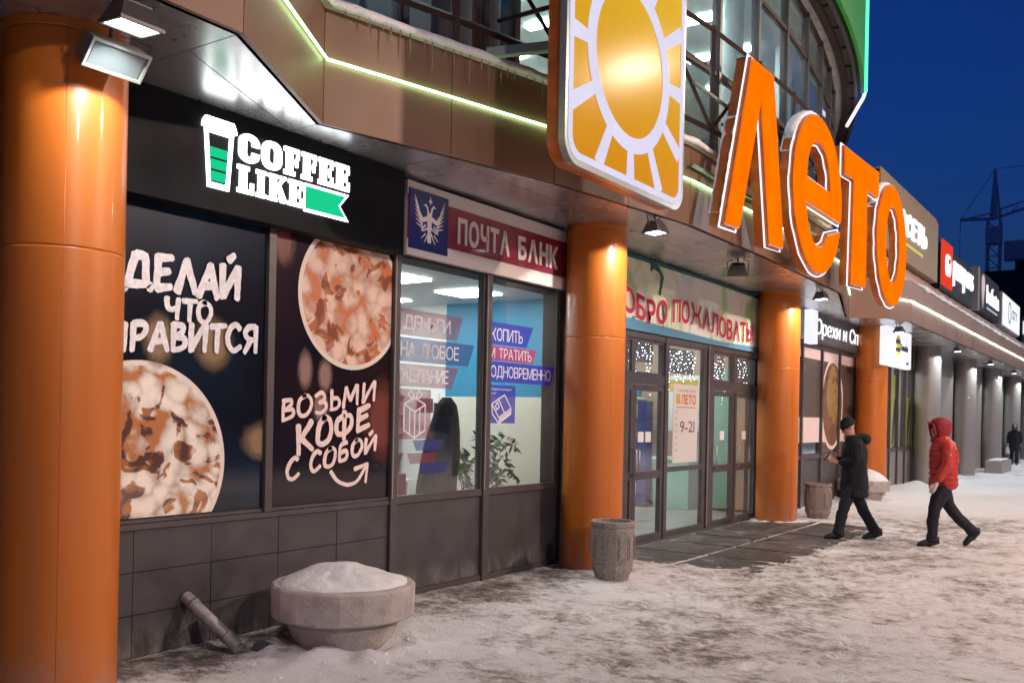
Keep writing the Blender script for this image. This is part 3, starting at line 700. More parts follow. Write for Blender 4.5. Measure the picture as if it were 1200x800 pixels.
# window panes
for x0, x1, nm in ((-.72, 1.862, 0), (1.930, 3.30, 0), (3.385, 4.70, 1), (4.80, 6.118, 1)):
    wn = part(MB().prism([(x0, .91), (x1, .91), (x1, .935), (x0, .935)], W - .01, W + .03), 'window', 'frame')
    if nm:
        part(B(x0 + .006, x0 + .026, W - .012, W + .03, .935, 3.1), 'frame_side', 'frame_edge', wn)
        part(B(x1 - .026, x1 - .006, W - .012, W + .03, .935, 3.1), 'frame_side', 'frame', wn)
        part(B(x0, x1, W + .008, W + .016, .936, 3.10), 'pane', 'glass', wn)
    else:
        part(B(x0, x1, W + .008, W + .016, .936, 3.10), 'pane', 'black', wn)

# posters on the coffee windows
def disc(cx, cz, r, y, n=64, rz=None):
    rz = rz or r
    return [(cx + r * cos(2 * PI * i / n), cz + rz * sin(2 * PI * i / n)) for i in range(n)]
def clip(poly, x0, x1, z0, z1):
    def cl(P, f, inter):
        o = []
        for i in range(len(P)):
            a, b_ = P[i - 1], P[i]
            if f(b_):
                if not f(a): o.append(inter(a, b_))
                o.append(b_)
            elif f(a): o.append(inter(a, b_))
        return o
    lx = lambda X: (lambda a, b_: (X, a[1] + (b_[1] - a[1]) * (X - a[0]) / (b_[0] - a[0])))
    lz = lambda Z: (lambda a, b_: (a[0] + (b_[0] - a[0]) * (Z - a[1]) / (b_[1] - a[1]), Z))
    P = cl(poly, lambda p: p[0] >= x0, lx(x0)); P = cl(P, lambda p: p[0] <= x1, lx(x1))
    P = cl(P, lambda p: p[1] >= z0, lz(z0)); return cl(P, lambda p: p[1] <= z1, lz(z1))
def sheet(poly, y):
    mb = MB(); n = len(poly); a = sum(poly[i][0] * poly[(i + 1) % n][1] - poly[(i + 1) % n][0] * poly[i][1] for i in range(n))
    if a < 0: poly = poly[::-1]
    return mb.add([(x, y, z) for x, z in poly], [list(range(n))])
def blob(cx, cz, rx, rz, y, m, parent, bounds):
    P = clip(disc(cx, cz, rx, y, 40, rz), *bounds)
    mb = sheet(P, y); mb.uv = [((v[0] - cx) / rx, (v[2] - cz) / rz) for v in mb.v]
    return mb.build('picture', m, parent)
b1 = (-.70, 1.855, .945, 3.095)
p1 = thing('poster', 'dark blue coffee poster with white brush lettering above a round cup, beside the orange column', 'poster', (0.6, W, .94), group='coffee posters')
B(b1[0], b1[1], W - .002, W + .007, b1[2], b1[3]).build('poster_sheet', 'poster_navy', p1)
CX, CZ, CRR = 0.80, 1.31, 0.70
for (rr, y, m) in ((CRR, .0035, 'cup_rim'), (CRR - .035, .0042, 'topping1')):
    sheet(clip(disc(CX, CZ, rr, 0, 72), *b1), W - y).build('cup_picture', m, p1)
blob(.93, 2.16, .17, .24, W - .0050, 'blob_tan', p1, b1); blob(1.38, 2.16, .23, .26, W - .0050, 'blob_tan', p1, b1); blob(1.86, 1.45, .27, .20, W - .0050, 'blob_tan', p1, b1)
brush('ДЕЛАЙ', .66, 2.485, 1.60, 2.50, .24, W - .006, .062, 'print_pale', p1)
brush('ЧТО', .98, 2.31, 1.36, 2.31, .145, W - .006, .042, 'print_pale', p1)
brush('НРАВИТСЯ', .55, 2.055, 1.775, 2.13, .185, W - .006, .047, 'print_pale', p1, .20)
b2 = (1.935, 3.295, .945, 3.095)
p2 = thing('poster', 'dark coffee poster with marshmallow cup on top, white brush lettering and an arrow', 'poster', (2.6, W, .94), group='coffee posters')
B(b2[0], b2[1], W - .002, W + .007, b2[2], b2[3]).build('poster_sheet', 'poster_wine', p2)
for (cx, cz, rx, rz, m) in ((3.22, 1.62, .34, .50, 'blob_red'), (2.03, 3.0, .16, .24, 'blob_red'), (2.28, 2.02, .11, .22, 'blob_pink'), (2.5, 1.98, .11, .2, 'blob_pink'), (2.46, 1.72, .13, .18, 'blob_pink')):
    blob(cx, cz, rx, rz, W - .003, m, p2, b2)
for (rr, y, m) in ((.615, .0038, 'cup_rim'), (.575, .0045, 'topping2')):
    sheet(clip(disc(2.80, 2.66, rr, 0, 72), *b2), W - y).build('cup_picture', m, p2)
brush('ВОЗЬМИ', 2.03, 1.60, 3.10, 1.80, .165, W - .006, .036, 'print_pink', p2, .17)
brush('КОФЕ', 2.20, 1.335, 3.04, 1.56, .235, W - .006, .052, 'print_pink', p2, .185)
brush('С СОБОЙ', 2.10, 1.125, 3.13, 1.365, .17, W - .006, .038, 'print_pink', p2, .125)
mb = MB(); stroke(mb, [(2.58, 1.19), (2.66, 1.11), (2.78, 1.07), (2.90, 1.10), (3.00, 1.22)], .038, W - .0062, smooth=True)
stroke(mb, [(2.86, 1.20), (3.02, 1.24), (3.00, 1.08)], .038, W - .0072); mb.build('arrow', 'print_pink', p2)

# ------------------------------------------------------------------ tessellated solids for signs
from mathutils.geometry import tessellate_polygon
def solid(mb, loops, y0, y1):
    def area(P): return sum(P[i][0] * P[(i + 1) % len(P)][1] - P[(i + 1) % len(P)][0] * P[i][1] for i in range(len(P)))
    L = [loops[0] if area(loops[0]) > 0 else loops[0][::-1]] + [q if area(q) < 0 else q[::-1] for q in loops[1:]]
    tri = tessellate_polygon([[Vector((x, z, 0)) for x, z in q] for q in L])
    flat = [p for q in L for p in q]; n = len(flat); k = len(mb.v)
    mb.v += [(x, y0, z) for x, z in flat] + [(x, y1, z) for x, z in flat]
    for t in tri:
        a, b_, c = (flat[i] for i in t); ar = (b_[0] - a[0]) * (c[1] - a[1]) - (c[0] - a[0]) * (b_[1] - a[1])
        if ar < 0: t = (t[0], t[2], t[1])
        mb.f.append([k + i for i in t]); mb.smooth.append(False)
        mb.f.append([k + n + i for i in (t[0], t[2], t[1])]); mb.smooth.append(False)
    s = 0
    for q in L:
        m_ = len(q)
        for i in range(m_):
            j = (i + 1) % m_; mb.f.append([k + s + i, k + n + s + i, k + n + s + j, k + s + j]); mb.smooth.append(False)
        s += m_
    return mb
def arcp(cx, cz, rx, rz, a0, a1, n=20): return [(cx + rx * cos(rad(a0 + (a1 - a0) * i / n)), cz + rz * sin(rad(a0 + (a1 - a0) * i / n))) for i in range(n + 1)]
def offset(P, d):
    n = len(P); a = sum(P[i][0] * P[(i + 1) % n][1] - P[(i + 1) % n][0] * P[i][1] for i in range(n)); sg = 1 if a > 0 else -1
    o = []
    for i in range(n):
        p0, p1_, p2_ = Vector(P[i - 1]), Vector(P[i]), Vector(P[(i + 1) % n])
        e1 = (p1_ - p0); e2 = (p2_ - p1_)
        if e1.length < 1e-6 or e2.length < 1e-6: o.append(P[i]); continue
        n1 = Vector((e1.y, -e1.x)).normalized() * sg; n2 = Vector((e2.y, -e2.x)).normalized() * sg
        m_ = (n1 + n2)
        if m_.length < 1e-6: m_ = n1.copy()
        m_.normalize(); k = d / max(0.35, m_.dot(n1)); o.append((p1_.x + m_.x * k, p1_.y + m_.y * k))
    return o
def rrect(x0, x1, z0, z1, r, n=8):
    return arcp(x1 - r, z0 + r, r, r, -90, 0, n) + arcp(x1 - r, z1 - r, r, r, 0, 90, n) + arcp(x0 + r, z1 - r, r, r, 90, 180, n) + arcp(x0 + r, z0 + r, r, r, 180, 270, n)

# coffee sign
cs = thing('shop_sign', 'black lit coffee shop sign with white cup and letters and a green flag', 'sign', (1.7, .3, 3.08))
B(-1.6, 3.275, .25, .40, 3.085, H - .006).build('sign_board', 'blackboard', cs, bevel=.004)
def slab_letter(c, x0, x1, z0, z1):
    w_ = x1 - x0; h = z1 - z0; X = lambda a: x0 + a * w_; Z = lambda a: z0 + a * h; mb = MB(); y0, y1 = .236, .25
    bx = lambda a, b_, c_, d: mb.box(X(a), X(b_), y0, y1, Z(c_), Z(d))
    if c == 'F':
        bx(.14, .56, .16, .84); bx(0, .98, .84, 1); bx(0, .72, 0, .16); bx(.56, .76, .44, .58); bx(.76, .90, .34, .68); bx(.82, .98, .62, .84)
    elif c == 'E':
        bx(.12, .54, .16, .84); bx(0, .96, .84, 1); bx(0, 1, 0, .16); bx(.54, .72, .44, .58); bx(.72, .84, .34, .68); bx(.82, .98, .66, .84); bx(.84, 1, .16, .36)
    elif c == 'L':
        bx(.14, .58, .16, .84); bx(0, .72, .84, 1); bx(0, 1, 0, .16); bx(.80, 1, .16, .42)
    elif c == 'I':
        bx(.2, .8, .15, .85); bx(0, 1, .85, 1); bx(0, 1, 0, .15)
    elif c == 'K':
        bx(.10, .44, .14, .86); bx(0, .52, .86, 1); bx(0, .52, 0, .14); bx(.60, .98, .88, 1)
        mb.prism([(X(.44), Z(.40)), (X(.44), Z(.60)), (X(.72), Z(.88)), (X(.92), Z(.88))], y0, y1)
        mb.prism([(X(.50), Z(.50)), (X(.70), Z(.62)), (X(1.0), Z(.12)), (X(1.0), 0 + Z(0)), (X(.70), Z(0))], y0 + .001, y1)
    elif c == 'O':
        solid(mb, [rrect(x0, x1, z0, z1, .40 * w_), rrect(X(.36), X(.64), Z(.22), Z(.78), .13 * w_)], y0, y1)
    elif c == 'C':
        o = arcp(X(.5), Z(.70), .5 * w_, .30 * h, 5, 180, 12) + arcp(X(.5), Z(.30), .5 * w_, .30 * h, 180, 355, 12)
        i_ = arcp(X(.5), Z(.30), .13 * w_, .10 * h, 355, 180, 6) + arcp(X(.5), Z(.70), .13 * w_, .10 * h, 180, 5, 6)
        o = o + [(X(1), Z(.38)), (X(.63), Z(.38))] + i_ + [(X(.63), Z(.60)), (X(1), Z(.60))]
        solid(mb, [o], y0, y1)
    return mb.build('letter', 'white_glow', cs)
def row(txt, ws, x0, x1, z0, z1, g=.022):
    tot = sum(ws); sc_ = (x1 - x0 - g * (len(ws) - 1)) / tot; x = x0
    for c, w_ in zip(txt, ws): slab_letter(c, x, x + w_ * sc_, z0, z1); x += w_ * sc_ + g
row('COFFEE', [1.05, 1.08, .86, .86, .90, .90], 1.448, 2.575, 3.490, 3.700)
row('LIKE', [.98, .62, 1.15, .95], 1.440, 2.068, 3.262, 3.462)
# cup: white frame, lid, green fill bars
mb = MB()
solid(mb, [[(1.150, 3.655), (1.400, 3.655), (1.368, 3.245), (1.185, 3.245)], [(1.180, 3.628), (1.368, 3.628), (1.345, 3.282), (1.207, 3.282)]], .236, .25); mb.build('cup_outline', 'white_glow', cs)
mb = MB(); mb.prism([(1.128, 3.672), (1.135, 3.705), (1.155, 3.735), (1.395, 3.735), (1.412, 3.705), (1.425, 3.672), (1.425, 3.658), (1.128, 3.658)], .230, .25); mb.build('cup_lid', 'white_glow', cs)
for k in range(3):
    z0 = 3.298 + k * .083; z1 = z0 + .066; f = lambda z: (z - 3.282) / .346 * .025
    MB().prism([(1.218 - f(z0), z0), (1.336 + f(z0) * .9, z0), (1.336 + f(z1) * .9, z1), (1.218 - f(z1), z1)], .242, .25).build('cup_bar', 'green_glow', cs)
MB().prism([(2.085, 3.245), (2.575, 3.245), (2.475, 3.355), (2.575, 3.465), (2.085, 3.465)], .242, .25).build('flag_edge', 'white_glow', cs)
MB().prism([(2.098, 3.268), (2.530, 3.268), (2.452, 3.355), (2.530, 3.442), (2.098, 3.442)], .236, .2415).build('flag', 'green_glow', cs)

# bank sign
bs = thing('shop_sign', 'white bank sign with dark red band, white letters and a blue square crest', 'sign', (4.8, .33, 3.12))
B(3.41, 6.17, .335, .40, 3.125, 3.795).build('sign_board', 'pinboard', bs, bevel=.004)
B(3.41, 6.17, .331, .3345, 3.265, 3.665).build('red_band', 'maroon', bs)
B(3.425, 3.985, .322, .3305, 3.185, 3.725).build('crest_panel', 'navy', bs)
for mb in word('ПОЧТА', 4.14, 5.02, 3.345, 3.575, .322, .3305, bold=.035, gap=.10): mb.build('letter', 'print_white', bs)
for mb in word('БАНК', 5.18, 5.98, 3.345, 3.575, .322, .3305, bold=.035, gap=.10): mb.build('letter', 'print_white', bs)
mb = MB(); cx, cz = 3.705, 3.46; yy = .3205
k_ = [0]
def st(pts, w_, taper=.5):
    k_[0] += 1; stroke(mb, [(cx + a, cz + b_) for a, b_ in pts], w_, yy - .0003 * k_[0], jag=.03, taper=taper)
st([(0, .07), (0, -.09)], .07, .8); st([(0, -.08), (0, -.19)], .04, 1.5)
for s_ in (-1, 1):
    st([(s_ * .015, .06), (s_ * .03, .12), (s_ * .055, .145)], .026, .7); st([(s_ * .045, .148), (s_ * .085, .135)], .018, .3)
    st([(s_ * .02, .03), (s_ * .10, .0), (s_ * .15, .06)], .045, .8)
    for i in range(8):
        bx_, bz_ = s_ * (.05 + .014 * i), .0 + .004 * i; a = rad(98 - i * 9 - 20)
        st([(s_ * (.16 - .012 * i), .10 - .028 * i), (s_ * (.215 - .004 * i), .21 - .042 * i)] if i < 7 else [(s_ * .06, -.04), (s_ * .12, -.10)], .021, .35)
    st([(s_ * .02, -.06), (s_ * .10, -.10), (s_ * .12, -.05)], .018, .6); st([(s_ * .015, -.11), (s_ * .075, -.20)], .02, .4); st([(s_ * .06, -.12), (s_ * .12, -.17)], .016, .4)
st([(-.018, .185), (.018, .185)], .026, 1); st([(0, .16), (0, .225)], .012, 1)
mb.build('eagle_crest', 'print_white', bs)

# ------------------------------------------------------------------ soffit panels, fascia panels, led strip, snow ledge
part(MB().hexa([(x, y, H + .02) for x, y in ([(p[0], p[1] + .03) for p in FAS] + [(66, W), (-7, W)])], [(x, y, H + .06) for x, y in ([(p[0], p[1] + .03) for p in FAS] + [(66, W), (-7, W)])]), 'canopy_deck', 'gap')
cuts = [-3.0, -1.2, .50, 1.92, 3.13, 4.38, 5.60, 6.60, 7.75, 8.9, 10.05, 11.2, 12.4, 13.5, 14.7, 15.9, 17.20, 18.1] + [18.1 + 1.9 * k for k in range(1, 25)]
so = part(B(-7, -6.99, -.9, .3, H, H + .02), 'soffit', 'soffit')
for a, b_ in zip(cuts[:-1], cuts[1:]):
    g = .004
    xs_ = [a + g] + [p[0] for p in FAS if a + g < p[0] < b_ - g] + [b_ - g]
    mid = None
    if .4 < a < 1.9: split = [(x, -0.42 + (x - .57) * .48) for x in xs_]
    else: split = [(x, min(-.27, fasY(x) + 0)) if fasY(x) > -.4 else (x, -.30) for x in xs_]
    outer = [(x, fasY(x) + g) for x in xs_]
    # outer panel
    if all(split[i][1] - outer[i][1] > .05 for i in range(len(xs_))) or .4 < a < 1.9:
        sp_ = [(x, max(y, fasY(x) + .012)) for x, y in split]
        P = [(x, y) for x, y in outer] + [(x, y - g) for x, y in sp_[::-1]]
        MB().hexa([(x, y, H) for x, y in P], [(x, y, H + .018) for x, y in P]).build('soffit_panel', 'soffit', so)
        P = [(x, y + g) for x, y in sp_] + [(b_ - g, W - .01), (a + g, W - .01)]
        MB().hexa([(x, y, H) for x, y in P], [(x, y, H + .018) for x, y in P]).build('soffit_panel', 'soffit', so)
    else:
        P = outer + [(b_ - g, W - .01), (a + g, W - .01)]
        MB().hexa([(x, y, H) for x, y in P], [(x, y, H + .018) for x, y in P]).build('soffit_panel', 'soffit', so)
def fpanel(p, q, z0, z1, t, m, name, parent, g=.004):
    d = (Vector(q) - Vector(p)); L = d.length; d /= L; nn = Vector((d.y, -d.x)) * t; a = Vector(p) + d * g; b_ = Vector(q) - d * g
    if t < 0: nn = -nn
    P = [a, b_, b_ - nn, a - nn]
    return MB().hexa([(v.x, v.y, z0) for v in P], [(v.x, v.y, z1) for v in P]).build(name, m, parent)
fa = part(MB().hexa([(x, y, H - .001) for x, y in [(-7, -.9), (-6.99, -.9), (-6.99, .3), (-7, .3)]], [(x, y, FT) for x, y in [(-7, -.9), (-6.99, -.9), (-6.99, .3), (-7, .3)]]), 'fascia', 'copper')
fcuts = []
for (p, q) in zip(FAS[:-1], FAS[1:]):
    L = math.dist(p, q); k = max(1, round(L / 1.45)) if not (1.8 < p[0] < 4.0 or .4 < p[0] < 1.8) else (1 if p[0] < 1 else 2)
    for i in range(k):
        a = (p[0] + (q[0] - p[0]) * i / k, p[1] + (q[1] - p[1]) * i / k); b_ = (p[0] + (q[0] - p[0]) * (i + 1) / k, p[1] + (q[1] - p[1]) * (i + 1) / k)
        fpanel(a, b_, H - .004, FT, .03, 'copper', 'fascia_panel', fa)
back = MB()
for (p, q) in zip(FAS[:-1], FAS[1:]):
    back.hexa([(p[0], p[1] + .034, H), (q[0], q[1] + .034, H), (q[0], q[1] + .07, H), (p[0], p[1] + .07, H)], [(p[0], p[1] + .034, FT - .01), (q[0], q[1] + .034, FT - .01), (q[0], q[1] + .07, FT - .01), (p[0], p[1] + .07, FT - .01)])
back.build('fascia_backing', 'gap', fa)
def off(i, d):
    p = Vector(FAS[i]); a = Vector(FAS[max(0, i - 1)]); b_ = Vector(FAS[min(len(FAS) - 1, i + 1)])
    n1 = (p - a); n2 = (b_ - p)
    v = Vector((0, 0))
    for e in (n1, n2):
        if e.length > 0: e = e.normalized(); v += Vector((e.y, -e.x))
    v.normalize(); return (p.x + v.x * d, p.y + v.y * d)
ledp = [(off(i, .028)) for i in range(2, len(FAS))]
def dense(P, z, sag=.006):
    o = []
    for a, b_ in zip(P[:-1], P[1:]):
        k = max(1, int(math.dist(a, b_) / .6))
        for i in range(k): t = i / k; o.append((a[0] + (b_[0] - a[0]) * t, a[1] + (b_[1] - a[1]) * t, z - sag * (1 - abs(2 * t - 1)) + .004 * sin(o.__len__() * 2.3)))
    o.append((P[-1][0], P[-1][1], z)); return o
ls = thing('led_strip', 'greenish white light strip along the brown canopy edge under the sun sign', 'light strip', (1.9, -.2, LEDZ))
MB().tube(dense(ledp[:8], LEDZ), .0095, 6).build('light_tube', 'led', ls)
ls2 = thing('led_strip', 'white light strip along the canopy edge of the long wing with grey columns', 'light strip', (20, -1, LEDZ))
MB().tube(dense(ledp[8:], LEDZ - .05, 0), .015, 6).build('light_tube', 'led_white', ls2)
# top cap and the snow lying on it
cap = MB(); sn = MB()
TP = [i for i in range(2, 10)]
for i in TP[:-1]:
    a = off(i, .05); b_ = off(i + 1, .05)
    c = (FAS[i + 1][0], FAS[i + 1][1] + .42); d = (FAS[i][0], FAS[i][1] + .42)
    cap.hexa([(*a, FT), (*b_, FT), (*c, FT), (*d, FT)], [(*a, FT + .03), (*b_, FT + .03), (*c, FT + .03), (*d, FT + .03)])
cap.build('canopy_cap', 'roof', bld)
rows_ = []
tot = 0
for i in TP[:-1]:
    k = max(2, int(math.dist(FAS[i], FAS[i + 1]) / .08))
    for j in range(k if i < TP[-2] else k + 1):
        t = j / k; a = Vector(off(i, 1)).lerp(Vector(off(i + 1, 1)), t) ; p = Vector(FAS[i]).lerp(Vector(FAS[i + 1]), t); nn = (a - p); nn.normalize()
        q = noise.noise(Vector((p.x * 2.5, 0, 0))) * .025 + noise.noise(Vector((p.x * 11, 1, 0))) * .012
        rows_.append([(p + nn * (.075 + q), FT - .012 + q * .3), (p + nn * (.085 + q), FT + .045 + q), (p + nn * (.03), FT + .085 + q), (p - nn * .10, FT + .12 + q), (p - nn * .34, FT + .13), (p - nn * .36, FT + .031), (p + nn * .05, FT + .0305)])
vs = [(v.x, v.y, z) for r_ in rows_ for v, z in r_]; m_ = 7
sn.add(vs, [(i * m_ + k, (i + 1) * m_ + k, (i + 1) * m_ + (k + 1) % m_, i * m_ + (k + 1) % m_) for i in range(len(rows_) - 1) for k in range(m_)], True)
sn.build('ledge_snow', 'snow_lump', None, label='band of snow lying on top of the brown canopy edge', cat='snow', kind='stuff')
# icicles
ri = random.Random(4)
for k in range(22):
    x = 2.05 + (k / 22) * 2.15 + ri.uniform(-.03, .03); y = fasY(x) - .07; L = ri.choice([.05, .07, .09, .12, .16, .2, .26])
    o = MB().tube([(x, y, FT - .0), (x + ri.uniform(-.004, .004), y, FT - L * .6), (x, y, FT - L)], [.007, .004, .0008], 6).build('icicle', 'ice', None)
    tagp(o, 'small icicle hanging from the snowy canopy edge left of the sun sign', 'icicle', 'icicles under the canopy ledge')

# ------------------------------------------------------------------ round upper storey
RG = 25.0
mxs = [-3.2 + 1.225 * k for k in range(18)]                  # mullion stations along the arc
angs = [math.asin((x - TC[0]) / RG) for x in mxs]
def onarc(a, R): return (TC[0] + R * sin(a), TC[1] - R * cos(a))
gz = part(MB().hexa([(*onarc(angs[0], RG - .02), 4.70), (*onarc(angs[0] + .001, RG - .02), 4.70), (*onarc(angs[0] + .001, RG - .1), 4.7), (*onarc(angs[0], RG - .1), 4.7)],
                    [(*onarc(angs[0], RG - .02), 8.0), (*onarc(angs[0] + .001, RG - .02), 8.0), (*onarc(angs[0] + .001, RG - .1), 8), (*onarc(angs[0], RG - .1), 8)]), 'upper_glazing', 'bronze')
def arcbar(a0, a1, R0, R1, z0, z1, m, name, parent, n=1):
    mb = MB()
    for i in range(n):
        b0 = a0 + (a1 - a0) * i / n; b1_ = a0 + (a1 - a0) * (i + 1) / n
        P = [onarc(b0, R0), onarc(b1_, R0), onarc(b1_, R1), onarc(b0, R1)]
        mb.hexa([(x, y, z0) for x, y in P], [(x, y, z1) for x, y in P])
    return mb.build(name, m, parent)
for i, a in enumerate(angs):
    wd = .03 / RG
    arcbar(a - wd, a + wd, RG + .05, RG - .06, 4.70, 8.0, 'frame', 'mullion', gz)
for i in range(len(angs) - 1):
    wd = .03 / RG; a0, a1 = angs[i] + wd, angs[i + 1] - wd
    for z0, z1 in ((4.72, 4.92), (5.86, 5.93), (7.27, 7.33), (7.93, 8.0)):
        arcbar(a0, a1, RG + .03, RG - .04, z0, z1, 'bronze', 'rail', gz)
    for z0, z1 in ((4.92, 5.86), (5.93, 7.27), (7.33, 7.93)):
        arcbar(a0, a1, RG + .004, RG - .006, z0, z1, 'glass_up', 'pane', gz)
ua0, ua1 = angs[0], math.asin((17.6 - TC[0]) / RG)
arcbar(ua0, ua1, RG - .07, RG - 9, 4.60, 4.72, 'room_floor', 'upper_floor', bld, 16)
arcbar(ua0, ua1, RG - .07, RG - 9, 7.95, 8.05, 'white', 'upper_ceiling', bld, 16)
arcbar(ua0, ua1, RG - 6.5, RG - 6.7, 4.72, 7.95, 'cream_wall', 'upper_back_wall', bld, 16)
# side partition standing near the glass on the left and other things of the upper shops
arcbar(math.asin((2.35 - 9.2) / RG), math.asin((3.72 - 9.2) / RG), RG - .7, RG - .78, 4.72, 7.9, 'white', 'upper_partition', bld, 2)
arcbar(math.asin((1.2 - 9.2) / RG), math.asin((2.28 - 9.2) / RG), RG - .5, RG - .56, 4.72, 7.9, 'purple', 'upper_partition', bld, 2)
arcbar(math.asin((2.5 - 9.2) / RG), math.asin((3.7 - 9.2) / RG), RG - .64, RG - .70, 5.22, 5.25, 'frame', 'shelf_edge', bld, 2)
rr2 = random.Random(9)
for x in (6.4, 9.6, 12.6):                                  # columns behind the glass
    a = math.asin((x - TC[0]) / RG); px_, py_ = onarc(a, RG - .55)
    part(MB().tube([(px_, py_, 4.72), (px_, py_, 7.95)], .16, 20), 'upper_column', 'white')
for i, x in enumerate((3.2, 5.2, 7.2, 8.4, 9.6, 10.8, 12.4, 14)):
    for dd in (1.6, 3.4, 5.2):
        a = math.asin((x - TC[0]) / RG); px_, py_ = onarc(a, RG - dd)
        t_ = B(px_ - .09, px_ + .09, py_ - .6, py_ + .6, 7.915, 7.94).build('ceiling_light', 'strip_light', None)
        tagp(t_, 'strip light on the ceiling of the upper floor behind the round glazing', 'ceiling light', 'strip lights of the upper floor')
# clothing rail with colourful goods behind the upper window
t = thing('clothes_rail', 'rail of colourful goods behind the upper window left of the sun sign', 'clothes rail', (4.25, .35, 4.72))
MB().tube([(3.85, .45, 6.3), (4.85, .3, 6.3)], .015, 6).build('rail', 'frame', t)
for k in range(7):
    x = 3.92 + .13 * k; y = .45 - .15 * (x - 3.85)
    MB().loft([(x, y, 5.0 + .1 * (k % 3), .05, .16), (x + .01, y, 5.6, .045, .15), (x, y, 6.1, .03, .18), (x, y, 6.26, .02, .05)], 10).build('garment', ['navy', 'maroon', 'white', 'darkred', 'purple', 'print_pink', 'teal_wall'][k], t)
# roof overhang: tile ring, beam, dark soffit, outer band
ov = part(MB().hexa([(x, y, 8.001) for x, y in (onarc(ua0, 24.9), onarc(ua0 + .002, 24.9), onarc(ua0 + .002, 24.8), onarc(ua0, 24.8))], [(x, y, 8.2) for x, y in (onarc(ua0, 24.9), onarc(ua0 + .002, 24.9), onarc(ua0 + .002, 24.8), onarc(ua0, 24.8))]), 'roof_overhang', 'gap')
M['over_tile'] = mat('grey overhang tile', (0.50, 0.49, 0.46), 0.6, var=0.08)
M['over_dark'] = mat('dark overhang board', (0.045, 0.042, 0.045), 0.6)
na = 64; aa0 = ua0; aa1 = .62
for i in range(na):
    a0 = aa0 + (aa1 - aa0) * i / na; a1 = aa0 + (aa1 - aa0) * (i + 1) / na
    if a0 > -.05: arcbar(a0 + .0004, a1 - .0004, 25.16, RG - .07, 8.0, 8.04, 'over_tile', 'overhang_tile', ov)
arcbar(aa0, -.05, 25.16, RG - .07, 8.0, 8.04, 'over_tile', 'overhang_band', ov, 20)
arcbar(aa0, aa1, 25.27, 25.162, 7.93, 8.10, 'bronze', 'overhang_beam', ov, 64)
arcbar(aa0, aa1, 25.42, 25.272, 8.02, 8.06, 'over_dark', 'overhang_board', ov, 64)
for i in range(0, na, 2):
    a0 = aa0 + (aa1 - aa0) * i / na
    if a0 > 0: arcbar(a0, a0 + .0012, 25.41, 25.28, 7.99, 8.018, 'gap', 'overhang_rib', ov)
for k, (r, z0, z1) in enumerate(((25.44, 7.96, 8.1), (25.46, 8.12, 8.30), (25.48, 8.32, 8.55))):
    arcbar(aa0, aa1, r, r - .06, z0, z1, 'frame', 'roof_edge', ov, 64)
arcbar(aa0, aa1, 25.47, 16, 8.56, 8.62, 'over_dark', 'tower_roof', bld, 40)
# tower body behind the glazing
part(B(-4, 17.6, 7.0, 7.2, 4.7, 8.5), 'tower_back_wall', 'darkbuild')
arcbar(math.asin((17.62 - 9.2) / RG), math.asin((17.9 - 9.2) / RG), RG, RG - 6, 4.7, 8.5, 'greycol', 'tower_end_wall', bld)

# green roof sign board with neon edge
gs = thing('roof_sign', 'green sign board on the round roof edge with a bright green neon end', 'sign', (13, -1.2, 8.0))
ga0, ga1 = math.asin((8.0 - 9.2) / 25.5), math.asin((15.55 - 9.2) / 25.7)
arcbar(ga0, ga1, 25.56, 25.50, 7.97, 12.6, 'green_board', 'board', gs, 12)
x_, y_ = onarc(ga1 + .001, 25.57)
MB().tube([(x_, y_, 8.0), (x_, y_, 12.5)], .05, 8).build('neon_edge', 'green_neon', gs)
arcbar(ga1 - .012, ga1 - .004, 25.585, 25.562, 8.02, 12.5, 'green_neon', 'neon_edge', gs)
MB().tube([(x_, y_, 7.98), (x_ + .1, y_ + .05, 7.93), (x_ + .65, y_ + .5, 7.60)], .035, 8).build('white_tube', 'neon', gs)

# truss of brown steel in front of the glazing, carrying the signs
tr = thing('steel_truss', 'brown steel lattice truss in front of the upper glazing behind the orange letters', 'truss', (9, -1.0, 4.7))
tn = [1.85 + 1.3 * k for k in range(12)]
def tp(x, z): return (x, arcY(25.32, x), z)
for a, b_ in zip(tn[:-1], tn[1:]):
    for z in (4.98, 6.12):
        MB().tube([tp(a, z), tp(b_, z)], .035, 4, smooth=False).build('chord', 'bronze', tr)
for k, x in enumerate(tn):
    MB().tube([tp(x, 4.72), tp(x, 6.16)], .034, 4, smooth=False).build('post', 'bronze', tr)
    if k < len(tn) - 1:
        p, q = ((x, 4.98), (tn[k + 1], 6.12)) if k % 2 == 0 else ((x, 6.12), (tn[k + 1], 4.98))
        MB().tube([tp(*p), tp(*q)], .026, 4, smooth=False).build('diagonal', 'bronze', tr)
for x in (3.6, 5.1, 7.3, 8.3, 9.6, 10.6, 12.3, 14.3):
    MB().tube([(x, -1.09, 5.1), tp(x, 5.1)], .02, 6).build('bracket', 'bronze', tr)
# pale green steel bracket by the sun sign
bk = thing('steel_bracket', 'pale green steel channel bracket sticking out over the snowy ledge left of the sun sign', 'bracket', (3.6, -.6, 4.7))
p0 = Vector((3.50, -.62, 4.75)); p1_ = Vector((3.95, -1.0, 4.93))
MB().hexa([(3.40, -.52, 4.72), (3.49, -.60, 4.72), (4.02, -1.18, 4.86), (3.93, -1.22, 4.86)], [(3.40, -.52, 4.80), (3.49, -.60, 4.80), (4.02, -1.18, 4.93), (3.93, -1.22, 4.93)]).build('arm', 'steel', bk)
MB().prism([(3.86, 4.93), (4.06, 4.93), (4.06, 5.13), (3.99, 5.02), (3.86, 5.22)], -1.16, -1.15).build('gusset', 'steel', bk)

